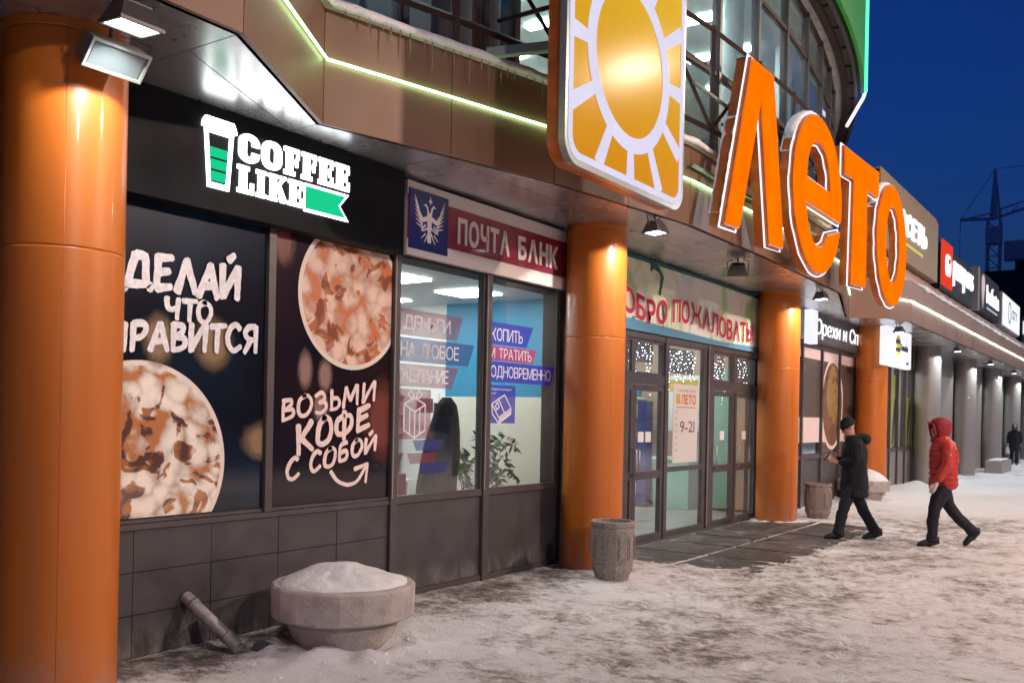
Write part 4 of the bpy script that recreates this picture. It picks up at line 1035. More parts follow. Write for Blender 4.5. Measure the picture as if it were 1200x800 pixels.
# ------------------------------------------------------------------ sun sign
ss = thing('sun_sign', 'square lit sign with a yellow sun circle and white rays on an orange box', 'sign', (4.38, -1.4, 4.81))
MB_ = MB(); solid(MB_, [rrect(3.28, 5.48, 3.71, 5.91, .20)], -1.38, -1.22); MB_.build('sign_box', 'letter_side', ss)
MB_ = MB(); MB_.band(rrect(3.265, 5.495, 3.695, 5.925, .21), rrect(3.31, 5.45, 3.74, 5.88, .18), -1.40, -1.34); MB_.build('edge_trim', 'silver', ss)
sc_x, sc_z = 4.36, 4.79
RO, RI = .77, .635
fr_in = rrect(3.36, 5.40, 3.79, 5.83, .15)
# face: gold base, then raised white lattice
MB_ = MB(); solid(MB_, [rrect(3.32, 5.44, 3.75, 5.87, .17)], -1.398, -1.385); MB_.build('sun_face', 'gold', ss)
MB_ = MB(); MB_.band(rrect(3.312, 5.448, 3.742, 5.878, .178), rrect(3.37, 5.39, 3.80, 5.82, .14), -1.407, -1.399)
MB_.build('white_border', 'sun_white', ss)
MB_ = MB(); MB_.band(disc(sc_x, sc_z, RO, 0, 72), disc(sc_x, sc_z, RI, 0, 72), -1.407, -1.399); MB_.build('white_ring', 'sun_white', ss)
for k in range(12):
    a = rad(30 * k + 1); c_, s_ = cos(a), sin(a)
    t1 = min((1.02 / abs(c_)) if abs(c_) > 1e-6 else 9, (1.0 / abs(s_)) if abs(s_) > 1e-6 else 9); hw = .052
    t1 = min(t1, 1.34 - .05)
    P = [(sc_x + c_ * (RO - .01) - s_ * hw, sc_z + s_ * (RO - .01) + c_ * hw), (sc_x + c_ * (RO - .01) + s_ * hw, sc_z + s_ * (RO - .01) - c_ * hw),
         (sc_x + c_ * t1 + s_ * hw * 1.35, sc_z + s_ * t1 - c_ * hw * 1.35), (sc_x + c_ * t1 - s_ * hw * 1.35, sc_z + s_ * t1 + c_ * hw * 1.35)]
    MB().prism(P, -1.4062, -1.3985).build('white_ray', 'sun_white', ss)

# ------------------------------------------------------------------ the word in big orange letters
lt = thing('letter_sign', 'big orange lit letters reading Лето with white tube outlines above the entrance', 'sign', (11, -1.4, 3.8))
def smooth_loop(P): return P
E_in = arcp(9.97, 4.80, .60, .68, -38, -182, 16)
LET = {
 'Л': [[(6.60, 3.80), (7.04, 3.82), (7.64, 5.42), (8.02, 3.80), (8.54, 3.83), (8.06, 5.86), (7.32, 5.84)]],
 'е': [arcp(9.99, 4.80, 1.12, 1.08, -17, -358, 44) + [(11.09, 4.60), (9.42, 4.60)] + arcp(9.98, 4.72, .58, .62, 192, 322, 14)[0:],
       arcp(9.98, 4.95, .55, .56, 0, 180, 18)],
 'т': [[(11.22, 5.80), (13.31, 5.87), (13.31, 5.43), (12.57, 5.41), (12.57, 3.84), (11.70, 3.79), (11.76, 5.40), (11.24, 5.38)]],
 'о': [[(14.37 + 1.10 * cos(t_) , 4.80 + 1.06 * sin(t_)) for t_ in [2 * PI * i / 56 for i in range(56)]],
       [(14.40 + .53 * cos(t_), 4.82 + .66 * sin(t_)) for t_ in [2 * PI * i / 40 for i in range(40)]]],
}
for ch, loops in LET.items():
    loops = [[(x + .03, z) for x, z in q] for q in loops]
    mb = MB(); solid(mb, loops, -1.375, -1.20); side = mb.build('letter', 'letter_side', lt)
    mb = MB(); solid(mb, [offset(loops[0], -.022)] + [offset(q, -.022 * -1) for q in loops[1:]], -1.392, -1.3755); mb.build('letter_face', 'letter_face', side)
    for q in loops:
        o_ = offset(q, .03 if q is loops[0] else -.03)
        pts = [(x, -1.33 + .006 * sin(i * 1.9), z) for i, (x, z) in enumerate(o_)]; pts.append(pts[0])
        MB().tube(pts, .011, 6, caps=False).build('neon_tube', 'neon', side)
    # small white tube holders
    mb = MB(); q = loops[0]
    for i in range(0, len(q), 3 if len(q) > 12 else 1):
        a = q[i]; b_ = q[(i + 1) % len(q)]
        for t_ in ((.25, .75) if len(q) < 12 else (.5,)):
            x = a[0] + (b_[0] - a[0]) * t_; z = a[1] + (b_[1] - a[1]) * t_; mb.box(x - .03, x + .03, -1.335, -1.315, z - .006, z + .006)
    mb.build('tube_holder', 'steel', side, kind='stuff')
# snow clinging to the letters
mb = MB(); rn = random.Random(2)
def snowstrip(pts, y0, y1, th):
    vs = []; n = len(pts)
    for i, (x, z) in enumerate(pts):
        q = th * (1 + .5 * noise.noise(Vector((x * 5, z * 5, 2)))) * (0.25 if i in (0, n - 1) else 1)
        a = Vector(pts[max(0, i - 1)]); b_ = Vector(pts[min(n - 1, i + 1)]); d = (b_ - a).normalized(); nx, nz = d.y, -d.x
        if nz < 0 and abs(nx) < .8: nx, nz = -nx, -nz
        jy = .015 * noise.noise(Vector((x * 9, z * 9, 5)))
        vs += [(x - nx * .01, y0 + jy, z - nz * .01), (x + nx * q * .7, y0 - .012 + jy, z + nz * q * .7), (x + nx * q, (y0 + y1) / 2, z + nz * q), (x + nx * q * .7, y1, z + nz * q * .7), (x - nx * .01, y1, z - nz * .01)]
    mb.add(vs, [(i * 5 + k, (i + 1) * 5 + k, (i + 1) * 5 + k + 1, i * 5 + k + 1) for i in range(n - 1) for k in range(4)], True)
snowstrip([(9.99 + 1.12 * cos(rad(a)), 4.80 + 1.08 * sin(rad(a))) for a in range(160, 60, -4)], -1.33, -1.19, .05)
snowstrip([(14.37 + 1.10 * cos(rad(a)), 4.80 + 1.06 * sin(rad(a))) for a in range(150, 70, -4)], -1.33, -1.19, .05)
snowstrip([(6.60 + (7.32 - 6.60) * t_ - .0, 3.82 + 2.02 * t_) for t_ in [.02 * k for k in range(3, 33)]][::-1], -1.31, -1.18, -.05)
snowstrip([(11.24 + .09 * k, 5.80 + .003 * k) for k in range(23)], -1.33, -1.19, .035)
snowstrip([(7.34 + .07 * k, 5.845) for k in range(11)], -1.34, -1.19, .03)
mb.build('clinging_snow', 'snow_lump', None, label='snow clinging to the backs and tops of the big orange letters', cat='snow', kind='stuff')
# support rails behind the letters
sup = thing('sign_frame', 'thin steel rails behind the orange letters holding them in front of the canopy', 'frame', (10.5, -1.06, 4.2))
for z in (4.45, 5.35): MB().tube([(6.5, -1.05, z), (15.3, -1.05, z)], .022, 6).build('rail', 'steel', sup)
for x in (7.0, 8.2, 9.6, 10.5, 12.0, 12.4, 13.9, 14.9): MB().tube([(x, -1.05, 4.45), (x, fasY(min(x, 12.9)) if x < 13 else -1.0, 4.45)], .016, 6).build('stay', 'steel', sup)
for x in (13.9, 14.9, 13.0, 15.3): MB().tube([(x, -1.05, 4.45), (x, fasY(x), 4.40)], .014, 6).build('stay', 'steel', sup)

# ------------------------------------------------------------------ long wing: roof slope, signs, wall
part(MB().add([(17.3, -.68, FT + .01), (18.1, -.95, FT + .01), (66, -.95, FT + .01), (66, .05, 5.60), (17.3, .05, 5.60)], [(0, 1, 2, 3, 4)]), 'sloped_roof', 'roof')
for x in [18.4 + 1.2 * k for k in range(30)]:
    part(MB().tube([(x, -.94, FT + .02), (x, .04, 5.61)], .018, 4, smooth=False), 'roof_seam', 'roof')
part(B(17.2, 66, .05, .3, 5.5, 5.72), 'parapet', 'bronze')
part(B(17.2, 66, .3, 8, 5.60, 5.70), 'wing_roof', 'roof')
part(MB().add([(17.15, -.70, FT), (17.15, .6, FT), (17.15, .6, 5.7), (17.15, .05, 5.6)], [(0, 1, 2, 3)]), 'wing_end', 'copper')
# frozen drips along the wing's canopy edge
mb = MB()
for x in [18.6 + .11 * k for k in range(170)]:
    h_ = .02 + .035 * abs(noise.noise(Vector((x * 1.1, 0, 0)))) * 2
    mb.tube([(x, -.99, FT + .01), (x + .11, -1.0, FT + .01 + .02 * sin(x * 6))], [h_, h_ * .8], 5)
mb.build('edge_snow', 'snow_lump', None, label='rim of lumpy snow along the canopy edge of the long wing', cat='snow', kind='stuff')

def sign_base(x0, x1, z0, z1, y0, y1, m, name, label):
    t = thing(name, label, 'sign', ((x0 + x1) / 2, y0, z0)); B(x0, x1, y0, y1, z0, z1).build('sign_box', m, t, bevel=.01)
    for x in (x0 + .4, x1 - .4): MB().tube([(x, y0 + .2, z0), (x, y0 + .25, 5.3)], .03, 6).build('foot', 'frame', t)
    return t
t = thing('shop_sign', 'brown roof sign board with white lit letters НОСЕТЬ behind the last orange letter', 'sign', (22, -.2, 5.6))
MB().prism([(18.5, 5.60), (25.15, 5.60), (25.15, 7.22), (24.8, 7.32), (18.5, 7.32)], -.2, .05).build('sign_box', 'brown_sign', t, bevel=.01)
B(18.5, 25.18, -.17, .06, 7.22, 7.26).build('top_trim', 'frame_edge', t)
for mb in word('НОСЕТЬ', 19.6, 23.35, 6.22, 6.75, -.27, -.2, bold=.0, gap=.2): mb.build('letter', 'far_glow', t)
B(20.2, 23.1, -.215, -.203, 5.98, 6.06).build('yellow_glow_strip', 'yellow_print', t)  # strip added in place of the yellow glow under the letters
t = sign_base(25.55, 31.1, 5.50, 6.80, -.2, .05, 'blackboard', 'shop_sign', 'dark roof sign with a red square logo and long white letters')
B(25.6, 27.2, -.25, -.201, 5.62, 6.90).build('red_square', 'red_glow', t)
solid(MB(), [rrect(26.0, 26.8, 5.95, 6.55, .22)], -.28, -.251).build('logo', 'far_glow', t)
MB().tube([(26.4, -.282, 6.3), (26.4, -.282, 6.42)], .05, 6).build('logo_dot', 'red_glow', t)
for mb in word('pumpers', 27.45, 31.0, 6.05, 6.75, -.27, -.2, bold=-.01, gap=.09, ymax=.62): mb.build('letter', 'far_glow', t)
t = sign_base(32.6, 37.6, 5.62, 7.05, -.2, .25, 'blackboard', 'shop_sign', 'black roof sign with an ice cream cone and the white word befeta')
B(32.30, 32.595, -.22, .27, 5.60, 7.08).build('side_panel', 'greycol', t)
MB().prism([(33.0, 6.45), (33.7, 6.45), (33.35, 5.75)], -.23, -.201).build('cone', 'print_pink', t)
MB().prism(disc(33.35, 6.58, .36, 0, 20), -.235, -.2015).build('scoop', 'print_pink', t)
for mb in word('befeta', 34.3, 37.3, 6.05, 6.75, -.25, -.2, bold=-.01, gap=.09, ymax=.73): mb.build('letter', 'far_glow', t)
B(34.4, 37.1, -.215, -.202, 5.84, 5.92).build('small_line', 'print_white', t)
t = sign_base(38.5, 44.2, 5.62, 6.98, -.2, .25, 'greycol', 'shop_sign', 'white lit roof sign with a faint ring emblem')
B(38.65, 44.1, -.23, -.201, 5.68, 6.92).build('lit_face', 'white_sign', t)
MB().band(disc(40.6, 6.32, .45, 0, 28), disc(40.6, 6.32, .36, 0, 28), -.24, -.231).build('ring', 'greycol', t)
for mb in word('CITY', 41.3, 43.1, 6.15, 6.55, -.24, -.231, gap=.1): mb.build('letter', 'greycol', t)
t = sign_base(45.4, 53, 5.5, 6.7, -.2, .25, 'poster_navy', 'shop_sign', 'dark blue roof sign with white letters at the far right edge')
for mb in word('МЕБЕЛЬ', 46, 52, 5.9, 6.5, -.25, -.2, gap=.12): mb.build('letter', 'far_glow', t)

# ------------------------------------------------------------------ windows of the nut shop and of the far wing
def shopfront(x0, x1, cutsx, sill=.98, top=3.16, low='infill', gl='glass_dark'):
    part(B(x0, x1, W - .0, W + .06, -.04, sill - .04), 'infill_panel', 'greycol' if low == 'grey' else 'tile')
    part(B(x0, x1, W - .03, W + .08, sill - .04, sill + .03), 'window_sill', 'frame')
    part(B(x0, x1, W - .02, W + .2, top, H), 'lintel_wall', 'frame')
    cs_ = [x0] + cutsx + [x1]
    for x in cs_: part(B(x - .035, x + .035, W - .045, W + .085, -.04, top), 'mullion', 'frame')
    for a, b_ in zip(cs_[:-1], cs_[1:]):
        wn = part(MB().band([(a + .035, sill + .03), (b_ - .035, sill + .03), (b_ - .035, top), (a + .035, top)], [(a + .065, sill + .06), (b_ - .065, sill + .06), (b_ - .065, top - .03), (a + .065, top - .03)], W - .01, W + .04), 'window', 'frame')
        part(B(a + .065, b_ - .065, W + .01, W + .018, sill + .06, top - .03), 'pane', gl, wn)
shopfront(14.2, 19.6, [15.1, 16.40, 17.70, 19.02], gl='glass')
shopfront(19.6, 25.1, [20.6, 21.5, 22.4, 23.3, 24.2], low='grey', gl='glass')
shopfront(25.45, 31.2, [26.6, 28.2, 29.6, 30.4], gl='glass', low='grey')
shopfront(31.7, 37.5, [33, 34.5, 36], gl='glass', low='grey')
shopfront(38.0, 43.8, [39.5, 41, 42.5], gl='glass', low='grey')
shopfront(44.3, 66, [46, 48, 50, 53, 56, 59, 62], gl='glass', low='grey')
for x0, x1 in ((25.1, 25.45), (31.2, 31.7), (37.5, 38.0), (43.8, 44.3)): part(B(x0, x1, W - .05, W + .3, -.04, H), 'pier', 'greycol')
# wide grey pilasters behind the far columns
for x0, x1 in ((28.6, 30.9), (35.2, 37.2), (41.5, 43.4)):
    part(B(x0, x1, W - .12, W - .047, -.04, H), 'wall_panel', 'greycol')

# nut shop sign
t = thing('shop_sign', 'dark sign with white lit lettering for nuts and spices between two orange columns', 'sign', (16.8, .25, 3.25))
B(13.6, 19.5, .25, .38, 3.24, H - .006).build('sign_board', 'tile', t)
for mb in word('Орехи и Специи', 15.45, 19.9, 3.40, 3.71, .235, .25, bold=-.004, gap=.07, shear=.12): mb.build('letter', 'far_glow', t)
B(15.0, 19.5, .235, .2495, 3.26, 3.285).build('bottom_trim', 'frame', t)
B(14.75, 15.10, .10, .25, 3.16, 3.80).build('end_panel', 'white_sign', t)
# prints on the nut shop windows
t = thing('window_print', 'pink strip with an oval brown and cream pattern printed on the nut shop windows', 'window print', (16.8, W, 1))
B(14.25, 19.55, W - .004, W - .001, 2.93, 3.14).build('top_strip', 'print_pink', t)
B(14.25, 18.95, W - .004, W - .001, 1.26, 1.76).build('pink_strip', 'print_pink', t)
M['pattern'] = topping_material('nut pattern print', 8.1, (0.20, 0.13, 0.09), (0.11, 0.06, 0.035), (0.03, 0.02, 0.02), 2.2)
M['pattern2'] = topping_material('pretzel print', 3.1, (0.40, 0.29, 0.13), (0.30, 0.18, 0.06), (0.10, 0.05, 0.03), 5)
B(15.2, 19.0, W - .003, W - .0005, 1.76, 2.93).build('pattern_sheet', film('nut film', (0.16, 0.11, 0.09), .55), t)
sheet(disc(17.25, 2.05, .80, 0, 48, rz=.96), W - .0052).build('oval_rim', 'print_pink', t)
sheet(disc(17.25, 2.05, .72, 0, 48, rz=.88), W - .0060).build('oval_picture', 'pattern', t)
sheet(disc(17.30, 2.25, .46, 0, 40, rz=.60), W - .0068).build('oval_centre', 'pattern2', t)
B(18.2, 18.95, W - .006, W - .0045, 1.3, 2.9).build('brown_sheet', 'pattern', t)

# mobile shop sign with striped ball
t = thing('shop_sign', 'white lit sign with a black and yellow striped ball right of the last orange column', 'sign', (19.6, -.45, 2.96))
B(18.35, 20.75, -.45, -.28, 2.95, 3.80).build('sign_box', 'white_sign', t, bevel=.02)
for i in range(5):
    z0 = 3.20 + .09 * i; P = clip(disc(19.33, 3.425, .225, 0, 40), 19, 19.7, z0, z0 + .09)
    MB().prism(P, -.462, -.4505).build('stripe', 'yellow_print' if i % 2 == 0 else 'black', t)
for mb in word('Билайн', 19.62, 20.35, 3.34, 3.48, -.458, -.4505, bold=.02): mb.build('letter', 'black', t)
for mb in word('МТС', 20.2, 20.5, 3.04, 3.10, -.458, -.4505): mb.build('letter', 'black', t)
for i, x in enumerate((22.55, 24.35)):
    t = thing('poster', ('yellow', 'tall yellow')[i] + ' poster with a dark figure in the window ' + ('nearest to' if i else 'farther left of') + ' the first grey column', 'poster', (x, W, 1.05))
    B(x, x + .9, W + .03, W + .04, 1.08, 2.95 if i == 0 else 2.4).build('poster_sheet', 'yellow_print', t)
    MB().prism([(x + .35, 1.1), (x + .5, 1.1), (x + .62, 1.7), (x + .8, 2.3), (x + .62, 2.32), (x + .42, 1.75)], W + .022, W + .029).build('printed_figure', 'navy', t)

# ------------------------------------------------------------------ main entrance
part(B(7.8, 12.8, W + .02, W + .12, 2.80, H), 'lintel_wall', 'gap')
ZB = .02
for x0, x1 in ((7.72, 7.84), (8.98, 9.07), (10.49, 10.70), (12.64, 12.80)):
    part(B(x0, x1, W - .02, W + .10, ZB - .03, 2.82), 'door_post', 'frame')
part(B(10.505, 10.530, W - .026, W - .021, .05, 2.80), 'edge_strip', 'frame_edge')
for x0, x1 in ((7.84, 8.98), (10.70, 12.64)):
    part(B(x0, x1, W - .01, W + .09, 2.14, 2.26), 'transom_bar', 'frame'); part(B(x0, x1, W - .01, W + .09, 2.74, 2.82), 'head_rail', 'frame')
part(B(9.07, 10.49, W - .01, W + .09, 2.74, 2.82), 'head_rail', 'frame')
for x0, x1 in ((7.84, 8.06), (8.06, 8.98), (10.70, 11.60), (11.72, 12.64)):
    tw = part(MB().band([(x0, 2.26), (x1, 2.26), (x1, 2.74), (x0, 2.74)], [(x0 + .05, 2.30), (x1 - .05, 2.30), (x1 - .05, 2.70), (x0 + .05, 2.70)], W + .01, W + .06), 'transom_window', 'frame')
    part(B(x0 + .05, x1 - .05, W + .03, W + .036, 2.30, 2.70), 'pane', 'glass', tw)
part(B(11.60, 11.72, W + .0, W + .09, 2.26, 2.74), 'transom_post', 'frame')
def leaf(x0, x1, hside, gm='glass'):
    d = part(MB().band([(x0 + .005, ZB), (x1 - .005, ZB), (x1 - .005, 2.13), (x0 + .005, 2.13)], [(x0 + .085, .11), (x1 - .085, .11), (x1 - .085, 2.05), (x0 + .085, 2.05)], W - .005, W + .06), 'door', 'frame')
    part(B(x0 + .085, x1 - .085, W - .002, W + .055, .86, .97), 'mid_rail', 'frame', d)
    part(B(x0 + .085, x1 - .085, W + .025, W + .031, .97, 2.05), 'pane', gm, d); part(B(x0 + .085, x1 - .085, W + .025, W + .031, .11, .86), 'pane', gm, d)
    hx = x1 - .045 if hside > 0 else x0 + .045
    part(MB().tube([(hx, W - .01, 1.28), (hx, W - .075, 1.26), (hx, W - .075, .94), (hx, W - .01, .92)], .013, 8), 'handle', 'frame_edge', d)
    part(B(x0 + .40, x0 + .56, W + .015, W + .023, 1.36, 1.5), 'door_notice', 'print_white', d)
leaf(7.84, 8.06, 1); leaf(8.06, 8.98, -1); leaf(10.70, 11.62, -1, 'glass'); leaf(11.66, 12.64, -1, 'glass')
# fixed middle light
fw_ = part(MB().band([(9.07, ZB), (10.49, ZB), (10.49, 2.74), (9.07, 2.74)], [(9.13, .10), (10.36, .10), (10.36, 2.72), (9.13, 2.72)], W - .0, W + .06), 'window', 'frame')
part(B(9.13, 10.36, W + .003, W + .055, .93, 1.0), 'mid_rail', 'frame', fw_)
part(B(9.13, 10.36, W + .025, W + .031, 1.0, 2.72), 'pane', 'glass', fw_); part(B(9.13, 10.36, W + .025, W + .031, .10, .93), 'pane', 'glass', fw_)
part(B(7.72, 12.8, W - .06, W + .12, -.02, .018), 'threshold', 'frame')
# banner
t = thing('banner', 'pale welcome banner with red letters hanging above the entrance doors', 'banner', (9.9, .37, 2.82))
mb = MB(); nx = 60; vs = []
for i in range(nx + 1):
    for j in range(7):
        x = 7.0 + 5.70 * i / nx; z = 2.83 + .98 * j / 6; vs.append((x, .372 + .006 * noise.noise(Vector((x * 2.2, z * .8, 0))), z))
mb.add(vs, [(i * 7 + j, (i + 1) * 7 + j, (i + 1) * 7 + j + 1, i * 7 + j + 1) for i in range(nx) for j in range(6)], True); mb.build('banner_cloth', 'banner', t)
sheet([(7.0, 2.832), (12.69, 2.832), (12.69, 2.93), (11.0, 2.90), (9.0, 2.95), (7.0, 2.99)], .360).build('blue_edge', 'banner_blue', t)
sheet([(7.0, 3.808), (12.69, 3.808), (12.69, 3.745), (10.4, 3.765), (7.0, 3.75)], .360).build('green_edge', 'banner_green', t)
mb = MB(); stroke(mb, [(8.42, 3.76), (8.66, 3.70), (8.78, 3.62), (8.74, 3.50), (8.70, 3.38)], .09, .359, taper=.5); stroke(mb, [(8.4, 3.66), (8.50, 3.74), (8.66, 3.72)], .04, .3585)
stroke(mb, [(8.78, 3.28), (8.84, 3.05), (8.80, 2.93)], .05, .358, taper=.5); mb.build('leaf_print', 'banner_green', t)
mb = MB()
for (x, z, a) in ((7.95, 3.1, .6), (8.05, 3.02, 1.2), (7.9, 2.98, .2), (8.3, 3.05, 1.9)): stroke(mb, [(x, z), (x + .12 * cos(a), z + .12 * sin(a))], .05, .3575, taper=.2)
mb.build('bird_print', 'banner_blue', t)
arch = lambda u: .05 * sin(u * 6.283 + .4)
for wtxt, x0, x1 in (('ДОБРО', 7.20, 8.95), ('ПОЖАЛОВАТЬ!', 9.12, 12.36)):
    merged(word(wtxt, x0 - .015, x1 + .015, 3.02, 3.345, .3605, .3605, bold=.055, gap=.05, rise=-.03, arch=arch, res=2)).build('letter_outline', 'halo', t)
    merged(word(wtxt, x0, x1, 3.03, 3.335, .3570, .3570, bold=.03, gap=.075, rise=-.03, arch=arch, res=2)).build('lettering', 'banner_red', t)
# opening-hours poster
t = thing('poster', 'pinkish opening hours poster with orange title on the middle door glass', 'poster', (9.7, W, 1.0))
B(9.27, 10.12, W - .012, W - .004, 1.05, 2.18).build('poster_sheet', 'pinboard', t)
sheet([(9.36, 1.90), (9.50, 1.90), (9.50, 2.04), (9.36, 2.04)], W - .0128).build('sun_logo', 'yellow_plain', t)
M['orange_print'] = mat('orange print', (0.60, 0.16, 0.02), 0.5)
M['grey_print'] = mat('grey print', (0.12, 0.10, 0.10), 0.5)
merged(word('ЛЕТО', 9.53, 10.06, 1.90, 2.03, W - .0128, W - .0128, bold=.04)).build('title', 'orange_print', t)
merged(word('ТОРГОВЫЙ', 9.42, 9.78, 2.075, 2.105, W - .0128, W - .0128)).build('small_title', 'grey_print', t); merged(word('ЦЕНТР', 9.83, 10.04, 2.075, 2.105, W - .0128, W - .0128)).build('small_title', 'grey_print', t)
sheet([(9.36, 1.845), (10.05, 1.845), (10.05, 1.855), (9.36, 1.855)], W - .0128).build('rule', 'grey_print', t)
merged(word('9-21', 9.50, 10.02, 1.49, 1.66, W - .0128, W - .0128, bold=.01)).build('hours', 'grey_print', t)
mb = MB()
for k, d in enumerate(('ПН', 'ВТ', 'СР', 'ЧТ', 'ПТ', 'СБ', 'ВС')): 
    q = merged(word(d, 9.34, 9.42, 1.76 - .09 * k, 1.79 - .09 * k, W - .0128, W - .0128)); mb.add(q.v, q.f)
mb.build('week_days', 'grey_print', t)

# fairy lights behind the upper door panes
M['bulb'] = glow('fairy light bulb', (0.80, 0.86, 1.0), 14)
M['net'] = film('fairy light gauze', (0.02, 0.03, 0.10), .45)
rg = random.Random(21)
for k, (x0, x1, z0, z1, lab) in enumerate(((7.9, 8.95, 2.45, 2.72, 'string of blue white fairy lights behind the transom pane of the left doors'), (9.14, 10.35, 2.35, 2.71, 'string of fairy lights at the top of the tall middle pane'), (10.76, 11.58, 2.30, 2.71, 'string of fairy lights behind the transom left of the right doors'), (11.76, 12.6, 2.30, 2.71, 'string of fairy lights behind the transom above the rightmost door'))):
    t = thing('fairy_lights', lab, 'string lights', ((x0 + x1) / 2, W + .1, z1))
    mb = MB(); wire = MB()
    for i in range(int((x1 - x0) / .085)):
        x = x0 + .04 + .085 * i; zb = z0 + rg.uniform(-.22, .18) - (.25 if rg.random() < .15 else 0)
        wire.tube([(x, W + .12, z1), (x + .01, W + .13, zb)], .0015, 3)
        z = z1 - rg.uniform(.01, .06)
        while z > zb:
            if rg.random() < .8:
                r = rg.choice([.004, .006, .008]); c = (x + rg.uniform(-.02, .02), W + .13 + rg.uniform(-.02, .02), z)
                mb.add([(c[0] + a * r, c[1] + b_ * r, c[2] + d * r) for a, b_, d in ((1, 0, 0), (-1, 0, 0), (0, 1, 0), (0, -1, 0), (0, 0, 1), (0, 0, -1))],
                       [(0, 2, 4), (2, 1, 4), (1, 3, 4), (3, 0, 4), (2, 0, 5), (1, 2, 5), (3, 1, 5), (0, 3, 5)])
            z -= rg.uniform(.035, .07)
    wire.build('wire', 'black', t, kind='stuff'); mb.build('bulbs', 'bulb', t, kind='stuff')
    B(x0, x1, W + .17, W + .172, z0, z1).build('gauze', 'net', t)

# ------------------------------------------------------------------ rooms behind the glass
def room(x0, x1, yb, zc, wallm, name, floorm='room_floor', lights=(), lm='panel_light', y0=W + .26):
    B(x0, x1, yb, yb + .1, 0, zc).build('room_wall', wallm, None, label=name + ' back wall', kind='structure')
    B(x0, x1, y0, yb, -.03, .012).build('room_floor', floorm, None, label=name + ' floor', kind='structure')
    B(x0, x1, y0, yb, zc, zc + .08).build('room_ceiling', 'white', None, label=name + ' ceiling', kind='structure')
    for (x, y, a, b_) in lights:
        t = B(x - a, x + a, y - b_, y + b_, zc - .02, zc - .001).build('ceiling_light', lm, None)
        tagp(t, 'lit panel on the ceiling of the ' + name, 'ceiling light', 'ceiling panels of the ' + name)
def side(x, y0, y1, z0, z1, m, name):
    B(x, x + .08, y0, y1, z0, z1).build('room_wall', m, None, label=name, kind='structure')
room(2.9, 7.45, 5.6, 3.22, 'cream_wall', 'bank room', lights=[(5.0, 1.9, .3, .3), (6.4, 1.9, .3, .3), (5.0, 3.4, .3, .3), (6.4, 3.4, .3, .3), (6.4, 4.8, .3, .3)])
side(2.85, W + .26, 5.6, 0, 3.22, 'white', 'bank room left wall')
side(7.35, W + .26, 3.0, 1.93, 3.22, 'teal_wall', 'blue upper part of the bank room right wall')
side(7.35, W + .26, 3.0, 0, 1.93, 'cream_wall', 'cream lower part of the bank room right wall')
side(7.35, 3.0, 5.6, 0, 3.22, 'white', 'far part of the bank room right wall')
B(6.0, 7.35, 5.0, 5.1, 2.6, 3.2).build('room_wall', 'teal_wall', None, label='blue band high on the bank back wall', kind='structure')
room(7.5, 13.5, 6.5, 3.5, 'cream_wall', 'entrance lobby', lights=[(9, 2.0, .3, .6), (12.2, 2.0, .3, .6), (9, 4.8, .3, .6), (11.5, 4.8, .3, .6)])
side(7.46, W + .26, 6.5, 0, 3.5, 'white', 'entrance lobby left wall'); side(13.5, W + .26, 6.5, 0, 3.5, 'tan', 'entrance lobby right wall')
# inner lobby: second row of doors, partition screens, tall display
t = thing('partition', 'mint green partition screen seen through the third door leaf', 'partition', (13.45, 1.37, 0))
B(13.40, 13.44, 1.17, 1.60, .05, 2.6).build('screen', 'mint', t); B(13.38, 13.46, 1.12, 1.165, 0, 2.65).build('post', 'frame', t); B(13.38, 13.46, 1.605, 1.65, 0, 2.65).build('post', 'frame', t)
t = thing('partition', 'tan folding screen seen through the rightmost door leaf', 'partition', (13.45, .9, 0))
for k in range(3): B(13.40 - .01 * (k % 2), 13.43, .72 + .13 * k, .845 + .13 * k, .05, 2.6).build('screen_leaf', 'tan', t)
t = thing('display_stand', 'tall dark blue display column behind the left glass door', 'display', (13.1, 2.75, 0)); B(12.95, 13.2, 2.62, 2.82, .1, 2.0).build('column', 'navy', t); B(12.9, 13.25, 2.58, 2.86, 0, .1).build('base', 'frame', t)
t = thing('shelf', 'white shelf rack with goods behind the left glass door', 'shelf', (13.3, 3.2, 0))
rg2 = random.Random(8)
for k in range(6):
    B(13.15, 13.45, 2.86, 3.9, .25 + .36 * k, .28 + .36 * k).build('shelf_board', 'white', t)
    for i in range(7):
        y = 2.93 + .14 * i; h_ = rg2.uniform(.12, .26); MB().loft([(13.22, y, .28 + .36 * k, .05, .05), (13.22, y, .28 + .36 * k + h_ * .7, .05, .05), (13.22, y, .28 + .36 * k + h_, .025, .025)], 8).build('jar', rg2.choice(['maroon', 'yellow_print', 'teal_wall', 'white', 'beige', 'print_pink', 'mint']), t)
t = thing('counter', 'low pale counter, its green front standing in for reflections in the tall middle pane', 'counter', (13.2, 2.1, 0))
B(12.95, 13.45, 1.75, 2.5, .92, .97).build('counter_top', 'white', t); B(13.0, 13.42, 1.78, 2.48, .02, .92).build('reflection_front', 'mint', t)  # green front put in for the green reflections of the middle pane
t = thing('poster', 'bright white lobby poster with a yellow band above the counter', 'poster', (13.48, 2.1, 1.4)); B(13.47, 13.49, 1.8, 2.45, 1.45, 2.5).build('sheet', 'white', t); B(13.462, 13.469, 1.82, 2.43, 2.2, 2.42).build('band', 'yellow_plain', t)
room(13.6, 19.8, 4.5, 3.5, 'tan', 'nut shop', lights=[(15.5, 2.2, .15, .4), (17.5, 2.2, .15, .4)])
side(19.8, W + .3, 4.5, 0, 3.5, 'white', 'nut shop right wall')
room(19.9, 66, 5.0, 3.5, 'white', 'long wing', lights=[(21.5 + 2.6 * k, 2.0, .3, .6) for k in range(10)])
for x in (25.3, 31.4, 37.7, 44): side(x, W + .3, 5, 0, 3.5, 'white', 'dividing wall of the long wing at %d metres' % x)
